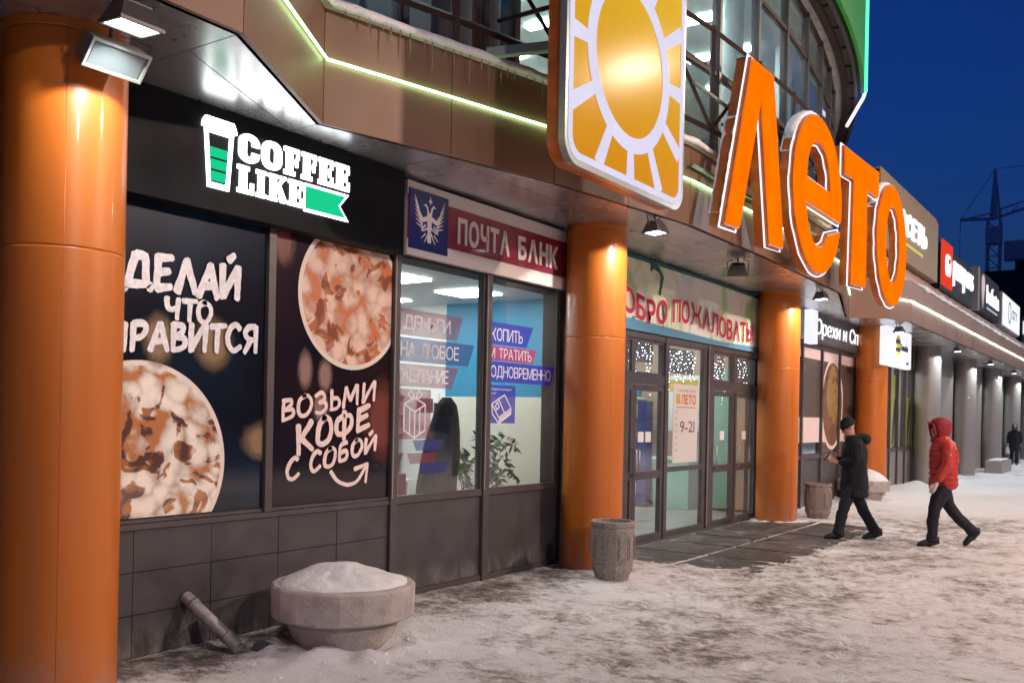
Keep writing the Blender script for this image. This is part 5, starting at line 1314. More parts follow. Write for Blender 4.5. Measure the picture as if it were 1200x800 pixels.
# lobby light globes hanging in the nut shop, seen as small bright points
# bank interior things
M['film_maroon'] = film('maroon window film', (0.20, 0.03, 0.06), .62); M['film_navy'] = film('navy window film', (0.03, 0.04, 0.20), .72); M['film_blue'] = film('blue window film', (0.04, 0.03, 0.42), .85); M['film_magenta'] = film('magenta window film', (0.42, 0.03, 0.16), .85)
M['film_white'] = mat('white film letters', (0.70, 0.66, 0.70), .5)
def ribbon(t, x0, x1, z0, z1, m, y, sl=.10): sheet([(x0, z0), (x1 - sl, z0), (x1, z1), (x0, z1)], y).build('ribbon', m, t)
yv = W + .004
t = thing('window_sticker', 'faded red and blue ribbons with a gift box picture on the left bank window', 'window sticker', (3.9, W, 1.5))
ribbon(t, 3.42, 4.36, 2.40, 2.64, 'film_maroon', yv); ribbon(t, 3.42, 4.55, 2.16, 2.38, 'film_navy', yv); ribbon(t, 3.42, 4.30, 1.93, 2.14, 'film_maroon', yv)
sheet([(3.42, 1.45), (3.88, 1.45), (3.88, 1.91), (3.42, 1.91)], yv).build('square', 'film_maroon', t)
for wt_, x0, x1, z0 in (('ДЕНЬГИ', 3.47, 4.16, 2.46), ('НА', 3.44, 3.64, 2.21), ('ЛЮБОЕ', 3.72, 4.30, 2.21), ('ЖЕЛАНИЕ', 3.44, 4.14, 1.975)):
    merged(word(wt_, x0, x1, z0, z0 + .13, yv - .001, yv - .001, gap=.06)).build('lettering', 'film_white', t)
mb = MB(); gy = yv - .0012
for P in ([(3.50, 1.77), (3.50, 1.53), (3.65, 1.46), (3.80, 1.53), (3.80, 1.77), (3.65, 1.70), (3.50, 1.77)], [(3.50, 1.77), (3.65, 1.83), (3.80, 1.77)], [(3.65, 1.70), (3.65, 1.46)], [(3.58, 1.735), (3.58, 1.50)], [(3.72, 1.735), (3.72, 1.50)], [(3.65, 1.80), (3.55, 1.86), (3.60, 1.90), (3.65, 1.80), (3.75, 1.86), (3.70, 1.90), (3.65, 1.80)]):
    stroke(mb, P, .016, gy, jag=0, taper=1); gy -= .0003
mb.build('gift_picture', 'film_white', t)
for x, z in ((3.68, 1.34), (3.60, 1.22), (3.78, 1.12)): sheet([(x, z), (x + .34, z), (x + .40, z + .10), (x - .05, z + .10)], yv).build('small_ribbon', 'film_navy' if z != 1.22 else 'film_maroon', t)
t = thing('window_sticker', 'bright blue and magenta ribbons with a money picture on the right bank window', 'window sticker', (5.3, W, 1.5))
ribbon(t, 4.825, 5.62, 2.42, 2.65, 'film_blue', yv, .12); ribbon(t, 4.825, 5.70, 2.255, 2.405, 'film_magenta', yv, .08); ribbon(t, 4.825, 6.10, 2.03, 2.24, 'film_blue', yv, .10)
sheet([(4.825, 1.60), (5.30, 1.60), (5.30, 2.0), (4.825, 2.0)], yv).build('square', 'film_blue', t)
for wt_, x0, x1, z0, h_ in (('КОПИТЬ', 4.84, 5.42, 2.46, .13), ('И', 4.84, 4.91, 2.275, .11), ('ТРАТИТЬ', 4.98, 5.60, 2.275, .11), ('ОДНОВРЕМЕННО', 4.84, 6.00, 2.08, .12), ('сберегательный', 4.85, 5.22, 1.945, .025), ('счёт', 4.85, 4.95, 1.90, .025)):
    merged(word(wt_, x0, x1, z0, z0 + h_, yv - .001, yv - .001, gap=.06)).build('lettering', 'film_white', t)
mb = MB(); gy = yv - .0012
for P in ([(4.87, 1.80), (5.10, 1.90), (5.22, 1.76), (5.0, 1.66), (4.87, 1.80)], [(4.87, 1.80), (4.88, 1.70), (5.0, 1.60), (5.22, 1.70), (5.22, 1.76)], [(4.99, 1.85), (5.10, 1.71)], [(5.0, 1.64), (5.22, 1.735)], [(5.0, 1.62), (5.22, 1.715)], [(4.93, 1.78), (4.97, 1.82), (5.0, 1.77), (4.96, 1.74), (4.93, 1.78)]):
    stroke(mb, P, .015, gy, jag=0, taper=1); gy -= .0003
mb.build('money_picture', 'film_white', t)
# coat on a stand just inside the left bank window
t = thing('coat_stand', 'dark hooded coat hanging on a stand behind the left bank window', 'coat stand', (4.62, .95, 0))
MB().tube([(4.62, .95, .01), (4.62, .95, 1.80)], .02, 8).build('pole', 'frame', t)
MB().loft([(4.62, .95, .012, .18, .18), (4.62, .95, .04, .17, .17)], 12).build('foot', 'frame', t)
MB().loft([(4.52, .88, .62, .24, .15), (4.58, .88, .95, .26, .17), (4.64, .88, 1.25, .25, .16), (4.68, .88, 1.50, .21, .14), (4.71, .88, 1.66, .16, .12), (4.72, .88, 1.78, .12, .10), (4.72, .88, 1.86, .05, .05)], 18).build('coat', 'coat', t)
MB().tube([(4.50, .80, 1.48), (4.36, .78, 1.10), (4.26, .80, .80)], [.085, .08, .075], 10).build('sleeve', 'coat', t)
t = thing('armchair', 'beige cloth armchair behind the left bank window under the dark coat', 'chair', (4.3, 1.3, 0))
B(3.98, 4.85, 1.12, 1.75, .06, .45).build('seat', 'beige', t, bevel=.04); B(3.98, 4.85, 1.62, 1.80, .40, 1.05).build('backrest', 'beige', t, bevel=.05)
B(3.90, 4.02, 1.12, 1.75, .06, .68).build('armrest', 'beige', t, bevel=.04); B(4.81, 4.93, 1.12, 1.75, .06, .68).build('armrest', 'beige', t, bevel=.04)
t = thing('notice', 'white paper notice on the bank wall beside the coat', 'notice', (7.34, 3.5, 1.7)); B(7.33, 7.345, 3.1, 3.6, 1.5, 1.98).build('paper', 'print_white', t); B(7.325, 7.3295, 3.2, 3.5, 1.7, 1.9).build('picture', 'frame', t)
# ficus plants
def plant(x, y, lab, n, sc_=1.0, seed=1):
    t = thing('potted_plant', lab, 'plant', (x, y, 0)); r = random.Random(seed)
    MB().loft([(x, y, .012, .13, .13), (x, y, .32, .18, .18), (x, y, .34, .19, .19)], 16).build('pot', 'white', t)
    st_ = MB(); lf = MB()
    for k in range(n):
        a = r.uniform(0, 6.28); L = r.uniform(.25, .62) * sc_; hh = r.uniform(.75, 1.35) * sc_
        p = [(x, y, .3), (x + .3 * L * cos(a), y + .3 * L * sin(a), .3 + hh * .6), (x + L * .75 * cos(a), y + L * .5 * sin(a), .3 + hh), (x + L * 1.1 * cos(a), y + L * .7 * sin(a), .3 + hh * .86)]
        st_.tube(p, [.008, .006, .004, .002], 5)
        for j in range(24):
            t_ = r.uniform(.35, 1); i = 1 if t_ < .66 else 2; u = (t_ - .33 * i) / .34 if i == 1 else (t_ - .66) / .34
            c = Vector(p[i]).lerp(Vector(p[i + 1]), min(1, max(0, u))) if i < 3 else Vector(p[3])
            d = Vector((r.uniform(-1, 1), r.uniform(-1, 1), r.uniform(-.9, .5))).normalized(); s_ = d.cross(Vector((r.uniform(-1, 1), .3, 1)))  .normalized() * .026; e = d * r.uniform(.09, .15)
            lf.add([c, c + e * .4 + s_, c + e, c + e * .4 - s_], [(0, 1, 2, 3)])
    st_.build('stem', 'wood', t); lf.build('leaves', 'leaf', t, kind='stuff')
plant(5.42, 1.05, 'bushy green plant with drooping twigs behind the right bank window', 16, 1.0, 3)
plant(4.32, 2.3, 'smaller green plant behind the coat in the left bank window', 9, 1.05, 5)
t = thing('desk', 'white reception desk deep inside the bank room', 'desk', (6.2, 3.6, 0)); B(5.2, 7.2, 3.4, 4.0, .72, .76).build('desk_top', 'white', t, bevel=.005); B(5.25, 5.3, 3.45, 3.95, .01, .72).build('side_panel', 'white', t); B(7.1, 7.15, 3.45, 3.95, .01, .72).build('side_panel', 'white', t); B(5.25, 7.15, 3.5, 3.53, .1, .72).build('front_panel', 'maroon', t)
for i, (x, y) in enumerate(((5.7, 3.6), (6.6, 3.6))):
    t = thing('monitor', ('black monitor at the left end', 'black monitor at the right end')[i] + ' of the white reception desk in the bank', 'monitor', (x, y, .76))
    B(x - .26, x + .26, y, y + .03, .90, 1.22).build('screen', 'black', t); B(x - .03, x + .03, y, y + .03, .76, .90).build('stand', 'black', t)
for i, (x, y) in enumerate(((5.6, 2.6), (6.5, 2.5))):
    t = thing('office_chair', ('red visitor chair nearer the window', 'red visitor chair nearer the blue wall')[i] + ' in front of the bank desk', 'chair', (x, y, 0))
    B(x - .22, x + .22, y - .22, y + .22, .42, .48).build('seat', 'maroon', t, bevel=.02); B(x - .22, x + .22, y - .24, y - .19, .55, .95).build('backrest', 'maroon', t, bevel=.02)
    for sx_ in (-.19, .19):
        for sy_ in (-.19, .19): MB().tube([(x + sx_, y + sy_, .01), (x + sx_ * .95, y + sy_ * .95, .42)], .012, 6).build('leg', 'frame_edge', t)
for i, (y, z0, m_) in enumerate(((4.1, 1.5, 'navy'), (4.9, 1.45, 'maroon'))):
    t = thing('poster', ('navy', 'dark red')[i] + ' framed poster on the far part of the bank side wall', 'poster', (7.34, y, z0)); B(7.335, 7.348, y - .25, y + .25, z0, z0 + .8).build('sheet', m_, t)
    B(7.33, 7.3345, y - .18, y + .18, z0 + .5, z0 + .7).build('picture', 'print_white', t)
t = thing('shelf', 'narrow wall shelf with red and pale folders on the far bank side wall', 'shelf', (7.2, 4.4, .9))
rg3 = random.Random(31)
for k in range(5):
    B(7.05, 7.34, 3.75, 5.0, .8 + .28 * k, .82 + .28 * k).build('shelf_board', 'wood', t)
    y = 3.8
    while y < 4.9:
        w3 = rg3.uniform(.03, .07)
        if rg3.random() < .8: B(7.08, 7.30, y, y + w3 - .006, .821 + .28 * k, .82 + .28 * k + rg3.uniform(.14, .23)).build('folder', rg3.choice(['maroon', 'darkred', 'white', 'beige', 'navy']), t)
        y += w3
t = thing('blind', 'row of pale vertical blinds drawn at the left end of the left bank window', 'blinds', (3.45, .7, 1))
for k in range(3): B(3.40 + .055 * k, 3.445 + .055 * k, .70 + .01 * (k % 2), .705 + .01 * (k % 2), .98, 3.05).build('slat', 'white', t)
t = thing('shelf', 'wooden shelf unit with red goods at the left edge inside the bank window', 'shelf', (6.9, 4.6, 0))
for k in range(6): B(5.9, 7.2, 4.9, 5.3, .9 + .22 * k, .92 + .22 * k).build('shelf_board', 'wood', t)

# ------------------------------------------------------------------ floodlights under the canopy
def floodlight(x, y, z, yaw, tilt, label, lit=True, power=70, w_=.26, colr=(1.0, .97, .93), spot=118, aim=None):
    t = thing('floodlight', label, 'floodlight', (x, y, z), yaw, 'floodlights under the canopy')
    R_ = Matrix.Rotation(tilt, 4, 'Y')
    def tb(mb, name, m):
        mb.v = [tuple(R_ @ Vector(v)) for v in mb.v]; return mb.build(name, m, t, world=False)
    h = w_ / 2
    tb(MB().hexa([(-.10, -h, -.05), (.10, -h, -.05), (.10, h, -.05), (-.10, h, -.05)], [(-.06, -h * .7, .05), (.06, -h * .7, .05), (.06, h * .7, .05), (-.06, h * .7, .05)]), 'housing', 'lampbody')
    tb(MB().box(-.105, -.087, -h - .004, h + .004, -.064, -.045).box(.087, .105, -h - .004, h + .004, -.064, -.045).box(-.0868, .0868, -h - .004, -h + .011, -.064, -.045).box(-.0868, .0868, h - .011, h + .004, -.064, -.045), 'rim', 'lampbody')
    tb(MB().box(-.085, .085, -h + .012, h - .012, -.057, -.0505), 'lamp_glass', 'lampglow' if lit else 'lampdark')
    for s_ in (-1, 1): tb(MB().tube([(0, s_ * (h + .008), 0), (-.02, s_ * (h + .008), .1), (-.03, s_ * h * .5, .12)], .007, 6), 'bracket_arm', 'lampbody')
    MB().tube([(-.02, 0, .10), (0, 0, H - z)], .012, 8).build('stem', 'lampbody', t, world=False)
    for k in range(4): tb(MB().box(-.06 + .035 * k, -.052 + .035 * k, -h * .65, h * .65, .05, .068), 'fin', 'lampbody')
    if lit:
        l = bpy.data.lights.new('flood_beam', 'SPOT'); l.energy = power; l.color = colr; l.spot_size = rad(spot); l.spot_blend = .07; l.shadow_soft_size = .05
        lo = bpy.data.objects.new('flood_beam', l); COL.objects.link(lo); lo.parent = t
        org = Vector((x, y, z)) + Vector((0, 0, -.08)); d = (Vector(aim) - org).normalized()
        lo.matrix_parent_inverse = Matrix.Identity(4)
        Wl = Matrix.Translation(org) @ d.to_track_quat('-Z', 'Y').to_matrix().to_4x4()
        loc = wm(t).inverted() @ Wl; lo.location = loc.to_translation(); lo.rotation_euler = loc.to_euler()
# one lit lamp beside each orange column, others as in the photograph
floodlight(-.10, -.80, 3.735, rad(-90), rad(4), 'lit floodlight beside the nearest orange column above the silver lamp', True, 62, .25, aim=(.04, -.42, 2.6))
t = thing('floodlight', 'unlit silver box floodlight with dark glass beside the nearest orange column', 'floodlight', (-.02, -.50, 3.62), rad(-90), group=None)
q_ = lambda mb, n_, m: (setattr(mb, 'v', [tuple(Matrix.Rotation(rad(-48), 4, 'Y') @ Vector(v)) for v in mb.v]), mb.build(n_, m, t, world=False))
q_(MB().hexa([(-.08, -.17, -.05), (.08, -.17, -.05), (.08, .17, -.05), (-.08, .17, -.05)], [(-.07, -.16, .05), (.07, -.16, .05), (.07, .16, .05), (-.07, .16, .05)]), 'housing', 'silver')
q_(MB().box(-.085, -.069, -.175, .175, -.072, -.05).box(.069, .085, -.175, .175, -.072, -.05).box(-.0688, .0688, -.175, -.16, -.072, -.05).box(-.0688, .0688, .16, .175, -.072, -.05), 'rim', 'silver')
q_(MB().box(-.068, .068, -.15, .15, -.062, -.0505), 'lamp_glass', 'lampdark')
MB().tube([(-.02, 0, .10), (0, 0, H - 3.62)], .012, 8).build('stem', 'lampbody', t, world=False)
floodlight(S - .20, -.82, 3.72, rad(-98), rad(-3), 'lit floodlight under the canopy right of the second orange column', True, 85, .22, aim=(S - .1, -.40, 2.6))
floodlight(9.02, -.62, 3.70, rad(200), rad(30), 'unlit dark floodlight under the canopy above the welcome banner', False)
floodlight(2 * S - .25, -.76, 3.72, rad(-98), rad(-3), 'lit floodlight under the canopy right of the third orange column', True, 85, .22, aim=(2 * S - .1, -.38, 2.6))
floodlight(3 * S - .25, -.62, 3.72, rad(-98), rad(-3), 'lit floodlight right of the last orange column above the white sign', True, 100, .22, aim=(3 * S - .1, -.34, 2.6))
for k, nm in zip(range(4, 9), ('first', 'second', 'third', 'fourth', 'fifth')):
    floodlight(k * S - .20, -.78, 3.72, rad(-98), rad(-3), 'lit floodlight beside the %s grey column of the long wing' % nm, True, 100, .24, (0.85, 1.0, 1.0), aim=(k * S - .1, -.40, 2.6))

# ------------------------------------------------------------------ planter, bins, pipe, stones
def facet_ring(mb, cx, cy, prof, n, ph=0.0):
    vs = []; fs = []
    for z, r in prof:
        for k in range(n): t = 2 * PI * k / n + ph; vs.append((cx + r * cos(t), cy + r * sin(t), z))
    for i in range(len(prof) - 1):
        for k in range(n): j = (k + 1) % n; fs.append((i * n + k, i * n + j, (i + 1) * n + j, (i + 1) * n + k))
    fs.append(list(range(n))[::-1]); fs.append([(len(prof) - 1) * n + k for k in range(n)]); mb.add(vs, fs); return mb
def snow_heap(cx, cy, z, r, h_, seed, name='snow_heap', parent=None):
    mb = MB(); n = 44; m_ = 14; vs = []
    for i in range(m_ + 1):
        q = i / m_
        for k in range(n):
            t = 2 * PI * k / n; nn = noise.noise(Vector((cos(t) * 1.2 * q + seed, sin(t) * 1.2 * q, seed))) ; n2 = noise.noise(Vector((cos(t) * q * 5, sin(t) * q * 5, seed + 3)))
            rr = r * q * (1 + .035 * n2)
            zz = z + h_ * (1 - q ** 2.6) * (1 + .55 * nn) + .020 * n2 * (1 - q * .6) + (.012 if q < 1 else -.012)
            vs.append((cx + rr * cos(t), cy + rr * sin(t), zz))
    fs = [(i * n + k, (i + 1) * n + k, (i + 1) * n + (k + 1) % n, i * n + (k + 1) % n) for i in range(m_) for k in range(n)]
    return mb.add(vs, fs, True).build(name, 'snow_lump', parent)
t = thing('planter', 'round faceted concrete planter heaped with snow in the foreground', 'planter', (1.98, -.37, 0))
facet_ring(MB(), 1.98, -.37, [(.200, .42), (.212, .503), (.225, .517), (.435, .522), (.452, .505), (.452, .43), (.40, .42)], 20, .1).build('bowl', 'concrete', t, bevel=.006)
MB().loft([(1.98, -.37, -.02, .34, .34), (1.98, -.37, .06, .365, .365), (1.98, -.37, .15, .40, .40), (1.98, -.37, .199, .435, .435)], 40).build('foot', 'concrete', t)
snow_heap(1.98, -.37, .425, .485, .115, 4.6, 'snow_heap', t)
mb = MB(); rp = random.Random(3)
for k in range(16):
    a = rp.uniform(0, 6.28); d = rp.uniform(0, .3); clod(mb, 1.98 + d * cos(a), -.37 + d * sin(a), .555 - .05 * (d / .3) ** 2, rp.uniform(.005, .013))
mb.build('dirt_specks', 'rock', t, kind='stuff')
def urn(cx, cy, label, sc_=1.0):
    t = thing('litter_bin', label, 'litter bin', (cx, cy, 0), 0, 'faceted concrete litter bins')
    n = 12; r = .225
    b_ = facet_ring(MB(), cx, cy, [(-.01, .17), (.05, .19), (.10, .215), (.14, .222), (.145, .215), (.17, .215), (.175, .225), (.52, .228), (.525, .219), (.55, .219), (.555, .232), (.60, .236), (.605, .225), (.605, .195), (.52, .185)], n, .13).build('body', 'concrete2', t, bevel=.003)
    for k in range(n):
        t_ = 2 * PI * (k + .5) / n + .13; rr = .225 * cos(PI / n); c = Vector((cx + rr * cos(t_), cy + rr * sin(t_), .345)); u = Vector((-sin(t_), cos(t_), 0)); nv = Vector((cos(t_), sin(t_), 0))
        for hw, hh, th, nm in ((.040, .135, .009, 'raised_panel'), (.022, .105, .018, 'raised_panel')):
            P = [c - u * hw, c + u * hw]; lo_ = [P[0] - Vector((0, 0, hh)), P[1] - Vector((0, 0, hh)), P[1] - Vector((0, 0, hh)) + nv * th, P[0] - Vector((0, 0, hh)) + nv * th]
            MB().hexa([p - nv * .005 if i < 2 else p for i, p in enumerate(lo_)], [(p - nv * .005 if i < 2 else p) + Vector((0, 0, 2 * hh)) for i, p in enumerate(lo_)]).build(nm, 'concrete2', b_)
    facet_ring(MB(), cx, cy, [(.50, .186), (.53, .186)], n, .13).build('bin_liner', 'black', t)
urn(5.72, -.58, 'pebbled concrete litter bin in front of the second orange column')
urn(13.55, -.42, 'pebbled concrete litter bin in front of the shop just past the third orange column')
t = thing('drain_pipe', 'short weathered drain pipe stub leaning out of the tiled wall near the nearest column', 'pipe', (1.3, 0, 0))
P0 = Vector((1.18, W - .01, .36)); P1 = Vector((1.27, -.08, .055)); d = (P1 - P0).normalized()
n = 20; a = d.cross(Vector((0, 0, 1))).normalized(); b_ = d.cross(a); vs = []
for q, r in ((P0, .045), (P1, .045), (P1, .040), (P0 + d * .1, .040)):
    for k in range(n): tt = 2 * PI * k / n; vs.append(q + a * r * cos(tt) + b_ * r * sin(tt))
MB().add(vs, [(i * n + k, i * n + (k + 1) % n, (i + 1) * n + (k + 1) % n, (i + 1) * n + k) for i in range(3) for k in range(n)] + [[3 * n + k for k in range(n)]], True).build('pipe_wall', 'pipe', t)
mb = MB()
for f_ in (.16, .80): q = P0.lerp(P1, f_); mb.tube([q - d * .012, q + d * .012], .0495, 20)
mb.build('pipe_collar', 'pipe', t)
def stone(x, y, r, label, m='rock', z=0):
    mb = MB(); n = 9; vs = []; s = random.Random(int(x * 100))
    for zz, k in ((-.02, .9), (.3, 1.0), (.7, .8), (1.0, .3)):
        for i in range(n): tt = 2 * PI * i / n; q = r * k * s.uniform(.8, 1.15); vs.append((x + q * cos(tt), y + q * sin(tt), z + zz * r * .9))
    mb.add(vs, [(a * n + i, a * n + (i + 1) % n, (a + 1) * n + (i + 1) % n, (a + 1) * n + i) for a in range(3) for i in range(n)] + [[3 * n + i for i in range(n)]])
    o = mb.build('stone', m, None, label=label, cat='stone')
stone(1.46, -.10, .075, 'small dark stone in the snow left of the round planter')
t = thing('planter', 'concrete planter heaped with snow behind the man in black by the last orange column', 'planter', (17.9, -.10, 0))
facet_ring(MB(), 17.9, -.10, [(-.02, .36), (.20, .42), (.22, .54), (.44, .56), (.46, .50), (.42, .46)], 12, .1).build('bowl', 'concrete', t)
snow_heap(17.9, -.10, .43, .53, .22, 9.0, 'snow_heap', t)
t = thing('planter', 'low long grey concrete planter in front of the grey columns', 'planter', (34.6, -.5, 0))
B(33.6, 36.2, -.9, -.35, -.02, .42).build('trough', 'greycol', t, bevel=.03); B(33.7, 36.1, -.82, -.43, .40, .46).build('snow_fill', 'snow_lump', t, bevel=.03)

# ------------------------------------------------------------------ people
def skin_body(name, V, Ed, Rr, m, parent, sub=2, root=0):
    me = bpy.data.meshes.new(name); me.from_pydata(V, Ed, []); me.materials.append(M[m])
    o = bpy.data.objects.new(name, me); COL.objects.link(o); o.parent = parent
    md = o.modifiers.new('skin', 'SKIN'); md.use_smooth_shade = True
    sl = me.skin_vertices[0].data if me.skin_vertices else None
    if sl is None:
        bm = bmesh.new(); bm.from_mesh(me); bm.verts.layers.skin.verify(); bm.to_mesh(me); bm.free(); sl = me.skin_vertices[0].data
    for i, r in enumerate(Rr): sl[i].radius = (r, r) if not isinstance(r, tuple) else r; sl[i].use_root = (i == root)
    sb = o.modifiers.new('sub', 'SUBSURF'); sb.levels = sub; sb.render_levels = sub
    return o
def hand_nodes(V, Ed, Rr, wi, wp, d, up_, curl):
    """palm and five fingers from the wrist node; d = hand direction, up_ = side the thumb leaves from"""
    d = Vector(d).normalized(); up_ = Vector(up_); up_ = (up_ - d * up_.dot(d)).normalized(); nrm = d.cross(up_)
    palm = Vector(wp) + d * .055; V.append(tuple(palm)); Rr.append(.026); pi = len(V) - 1; Ed.append((wi, pi))
    for k, (off_, L) in enumerate(((.027, .070), (.009, .078), (-.009, .072), (-.026, .056))):
        base = Vector(wp) + d * .085 + up_ * off_; V.append(tuple(base)); Rr.append(.010); bi = len(V) - 1; Ed.append((pi, bi))
        c1 = base + (d * cos(curl) + nrm * sin(curl)) * L * .55; c2 = c1 + (d * cos(curl * 2.2) + nrm * sin(curl * 2.2)) * L * .5
        V.append(tuple(c1)); Rr.append(.009); V.append(tuple(c2)); Rr.append(.0075); Ed += [(bi, bi + 1), (bi + 1, bi + 2)]
    tb = Vector(wp) + d * .03 + up_ * .03; V.append(tuple(tb)); Rr.append(.012); ti = len(V) - 1; Ed.append((wi, ti))
    t1 = tb + (d * .6 + up_ * .6 + nrm * .4).normalized() * .035; t2 = t1 + (d * .9 + up_ * .1 + nrm * .5).normalized() * .03
    V.append(tuple(t1)); Rr.append(.010); V.append(tuple(t2)); Rr.append(.008); Ed += [(ti, ti + 1), (ti + 1, ti + 2)]
def person(label, loc, rz, joints, cl, bag=False, scale=1.0):
    """joints in the person's own frame, facing +x, z up"""
    J = joints; t = thing('person', label, 'person', loc, rz); t.scale = (scale,) * 3
    V = [J['pelvis'], J['waist'], J['chest'], J['neck'], J['skull0'], J['skull']]; Rr = [.13, .12, (.15, .12), .05, .075, .085]; Ed = [(0, 1), (1, 2), (2, 3), (3, 4), (4, 5)]
    for s_ in ('L', 'R'):
        k = len(V); V += [J['sh' + s_], J['el' + s_], J['wr' + s_]]; Rr += [.052, .040, .026]; Ed += [(2, k), (k, k + 1), (k + 1, k + 2)]
        hand_nodes(V, Ed, Rr, k + 2, J['wr' + s_], J['hd' + s_], J.get('th' + s_, (0, 0, 1)), J.get('curl', .5))
        k = len(V); V += [J['hip' + s_], J['kn' + s_], J['an' + s_], J['toe' + s_]]; Rr += [.082, .058, .038, .030]; Ed += [(0, k), (k, k + 1), (k + 1, k + 2), (k + 2, k + 3)]
    body = skin_body('body', V, Ed, Rr, 'skin', t)
    # head with a face
    hx, hy, hz = J['skull']; fwd = Vector(J['face']).normalized(); side_ = Vector((0, 1, 0)); upd = fwd.cross(side_) * -1
    if upd.z < 0: upd = -upd
    Rm = Matrix((fwd, side_, upd)).transposed()
    def hp(a, b_, c): v = Vector(J['skull']) + Rm @ Vector((a, b_, c)); return tuple(v)
    hv = MB(); n = 18; prof = []
    vs = []
    for i in range(11):
        ph = PI * i / 10; z = -.118 * cos(ph); rr = sin(ph)
        for k in range(n):
            a = 2 * PI * k / n; x = cos(a) * .098 * rr; y = sin(a) * .076 * rr
            if z < -.02: x = x * (.92 if x > 0 else .72); y *= (1 - .35 * min(1, (-z - .02) / .09))
            if z < -.07 and cos(a) > .6: x += .012
            vs.append(hp(x, y, z))
    hv.add(vs, [(i * n + k, i * n + (k + 1) % n, (i + 1) * n + (k + 1) % n, (i + 1) * n + k) for i in range(10) for k in range(n)], True)
    # nose, brow, lips, ears
    hv.add([hp(.094, 0, .02), hp(.088, .013, -.035), hp(.088, -.013, -.035), hp(.122, 0, -.03)], [(0, 1, 3), (0, 3, 2), (1, 2, 3)], True)
    hv.tube([hp(.088, -.022, -.062), hp(.096, 0, -.062), hp(.088, .022, -.062)], .007, 6)
    for s_ in (-1, 1): hv.loft([(0, 0, 0, .001, .001)], 3, caps=False) if False else hv.tube([hp(-.005, s_ * .074, .02), hp(-.012, s_ * .084, 0), hp(-.003, s_ * .075, -.028)], [.012, .014, .008], 6)
    hd = hv.build('head', 'skin', t, world=False)
    for s_ in (-1, 1): MB().tube([hp(.083, s_ * .030, .008), hp(.090, s_ * .030, .008)], .009, 8).build('eye', 'shoe', hd, world=False)
    # trousers
    tr_ = MB()
    for s_ in ('L', 'R'):
        h_, k_, a_ = Vector(J['hip' + s_]), Vector(J['kn' + s_]), Vector(J['an' + s_])
        tr_.tube([h_ + Vector((0, 0, .10)), h_, h_.lerp(k_, .5), k_ + (h_ - k_) * .08, k_.lerp(a_, .35), k_.lerp(a_, .75), a_ + (k_ - a_) * .06 , a_ + (a_ - k_) * .10],
                 [.105, .118, .102, .080, .078, .076, .080, .084], 14)
    px_, py_, pz_ = J['pelvis']; tr_.loft([(px_, py_, pz_ - .12, .10, .14), (px_, py_, pz_, .125, .17), (px_, py_, pz_ + .16, .12, .155)], 16)
    folds(tr_.build('trousers', cl['trousers'], t, world=False), .038, .08, 2)
    for s_ in ('L', 'R'):
        a_, o_ = Vector(J['an' + s_]), Vector(J['toe' + s_]); dd = (o_ - a_); dd = dd.normalized()
        MB().tube([a_ - dd * .055 + Vector((0, 0, .03)), a_ - dd * .065 + Vector((0, 0, -.035)), a_ + dd * .04 + Vector((0, 0, -.025)), a_.lerp(o_, .7), o_ + dd * .02, o_ + dd * .055], [.042, .05, .052, .046, .040, .016], 12).build('shoe', 'shoe', t, world=False)
    # jacket
    jk = MB(); jk.loft(cl['torso'], 22); jo = jk.build('jacket', cl['jacket'], t, world=False)
    sb = jo.modifiers.new('sub', 'SUBSURF'); sb.levels = 1; sb.render_levels = 1
    for s_ in ('L', 'R'):
        a_, e_, w_ = Vector(J['sh' + s_]), Vector(J['el' + s_]), Vector(J['wr' + s_]); ct = Vector(J['chest'])
        r0 = cl.get('arm', .075)
        sl_ = MB().tube([a_.lerp(ct, .45) + Vector((0, 0, .0)), a_, a_.lerp(e_, .45), e_ + (a_ - e_) * .06, e_.lerp(w_, .12), e_.lerp(w_, .6), w_ + (e_ - w_) * .02], [r0 * .95, r0 * 1.1, r0 * 1.0, r0 * .88, r0 * .88, r0 * .74, r0 * .62], 14).build('sleeve', cl['jacket'], t, world=False); folds(sl_, .030, .07, 2)
    folds(jo, .045, .11, 1)
    return t, hp, jo
def folds(o, st_, size, lv):
    tx = bpy.data.textures.new('cloth_folds', 'CLOUDS'); tx.noise_scale = size; tx.noise_depth = 2
    sb = o.modifiers.new('sub2', 'SUBSURF'); sb.levels = lv; sb.render_levels = lv
    dm = o.modifiers.new('folds', 'DISPLACE'); dm.texture = tx; dm.strength = st_; dm.mid_level = .5; dm.texture_coords = 'LOCAL'
# man in the black coat, reading his phone while walking
JM = dict(pelvis=(0, 0, .90), waist=(.01, 0, 1.06), chest=(.02, 0, 1.28), neck=(.045, 0, 1.47), skull0=(.085, 0, 1.53), skull=(.10, 0, 1.605), face=(.86, 0, -.50),
          shL=(.02, .19, 1.38), elL=(.04, .23, 1.13), wrL=(.26, .08, 1.10), hdL=(.9, -.35, .35), thL=(0, 0, 1), shR=(.02, -.19, 1.38), elR=(.03, -.23, 1.12), wrR=(.27, -.06, 1.14), hdR=(.9, .25, .40), thR=(0, 0, 1), curl=.55,
          hipL=(0, .09, .86), knL=(.17, .09, .47), anL=(.24, .08, .09), toeL=(.385, .08, .035), hipR=(0, -.09, .86), knR=(-.12, -.09, .47), anR=(-.34, -.09, .10), toeR=(-.20, -.09, .035))
CM = dict(trousers='trousers', jacket='coat', arm=.078, torso=[(.0, 0, .60, .185, .21), (-.005, 0, .62, .20, .225), (0, 0, .80, .19, .215), (.0, 0, 1.0, .18, .205), (.01, 0, 1.2, .18, .215), (.0, 0, 1.36, .16, .22), (.01, 0, 1.44, .12, .17), (.03, 0, 1.49, .085, .095), (.04, 0, 1.51, .07, .075)])
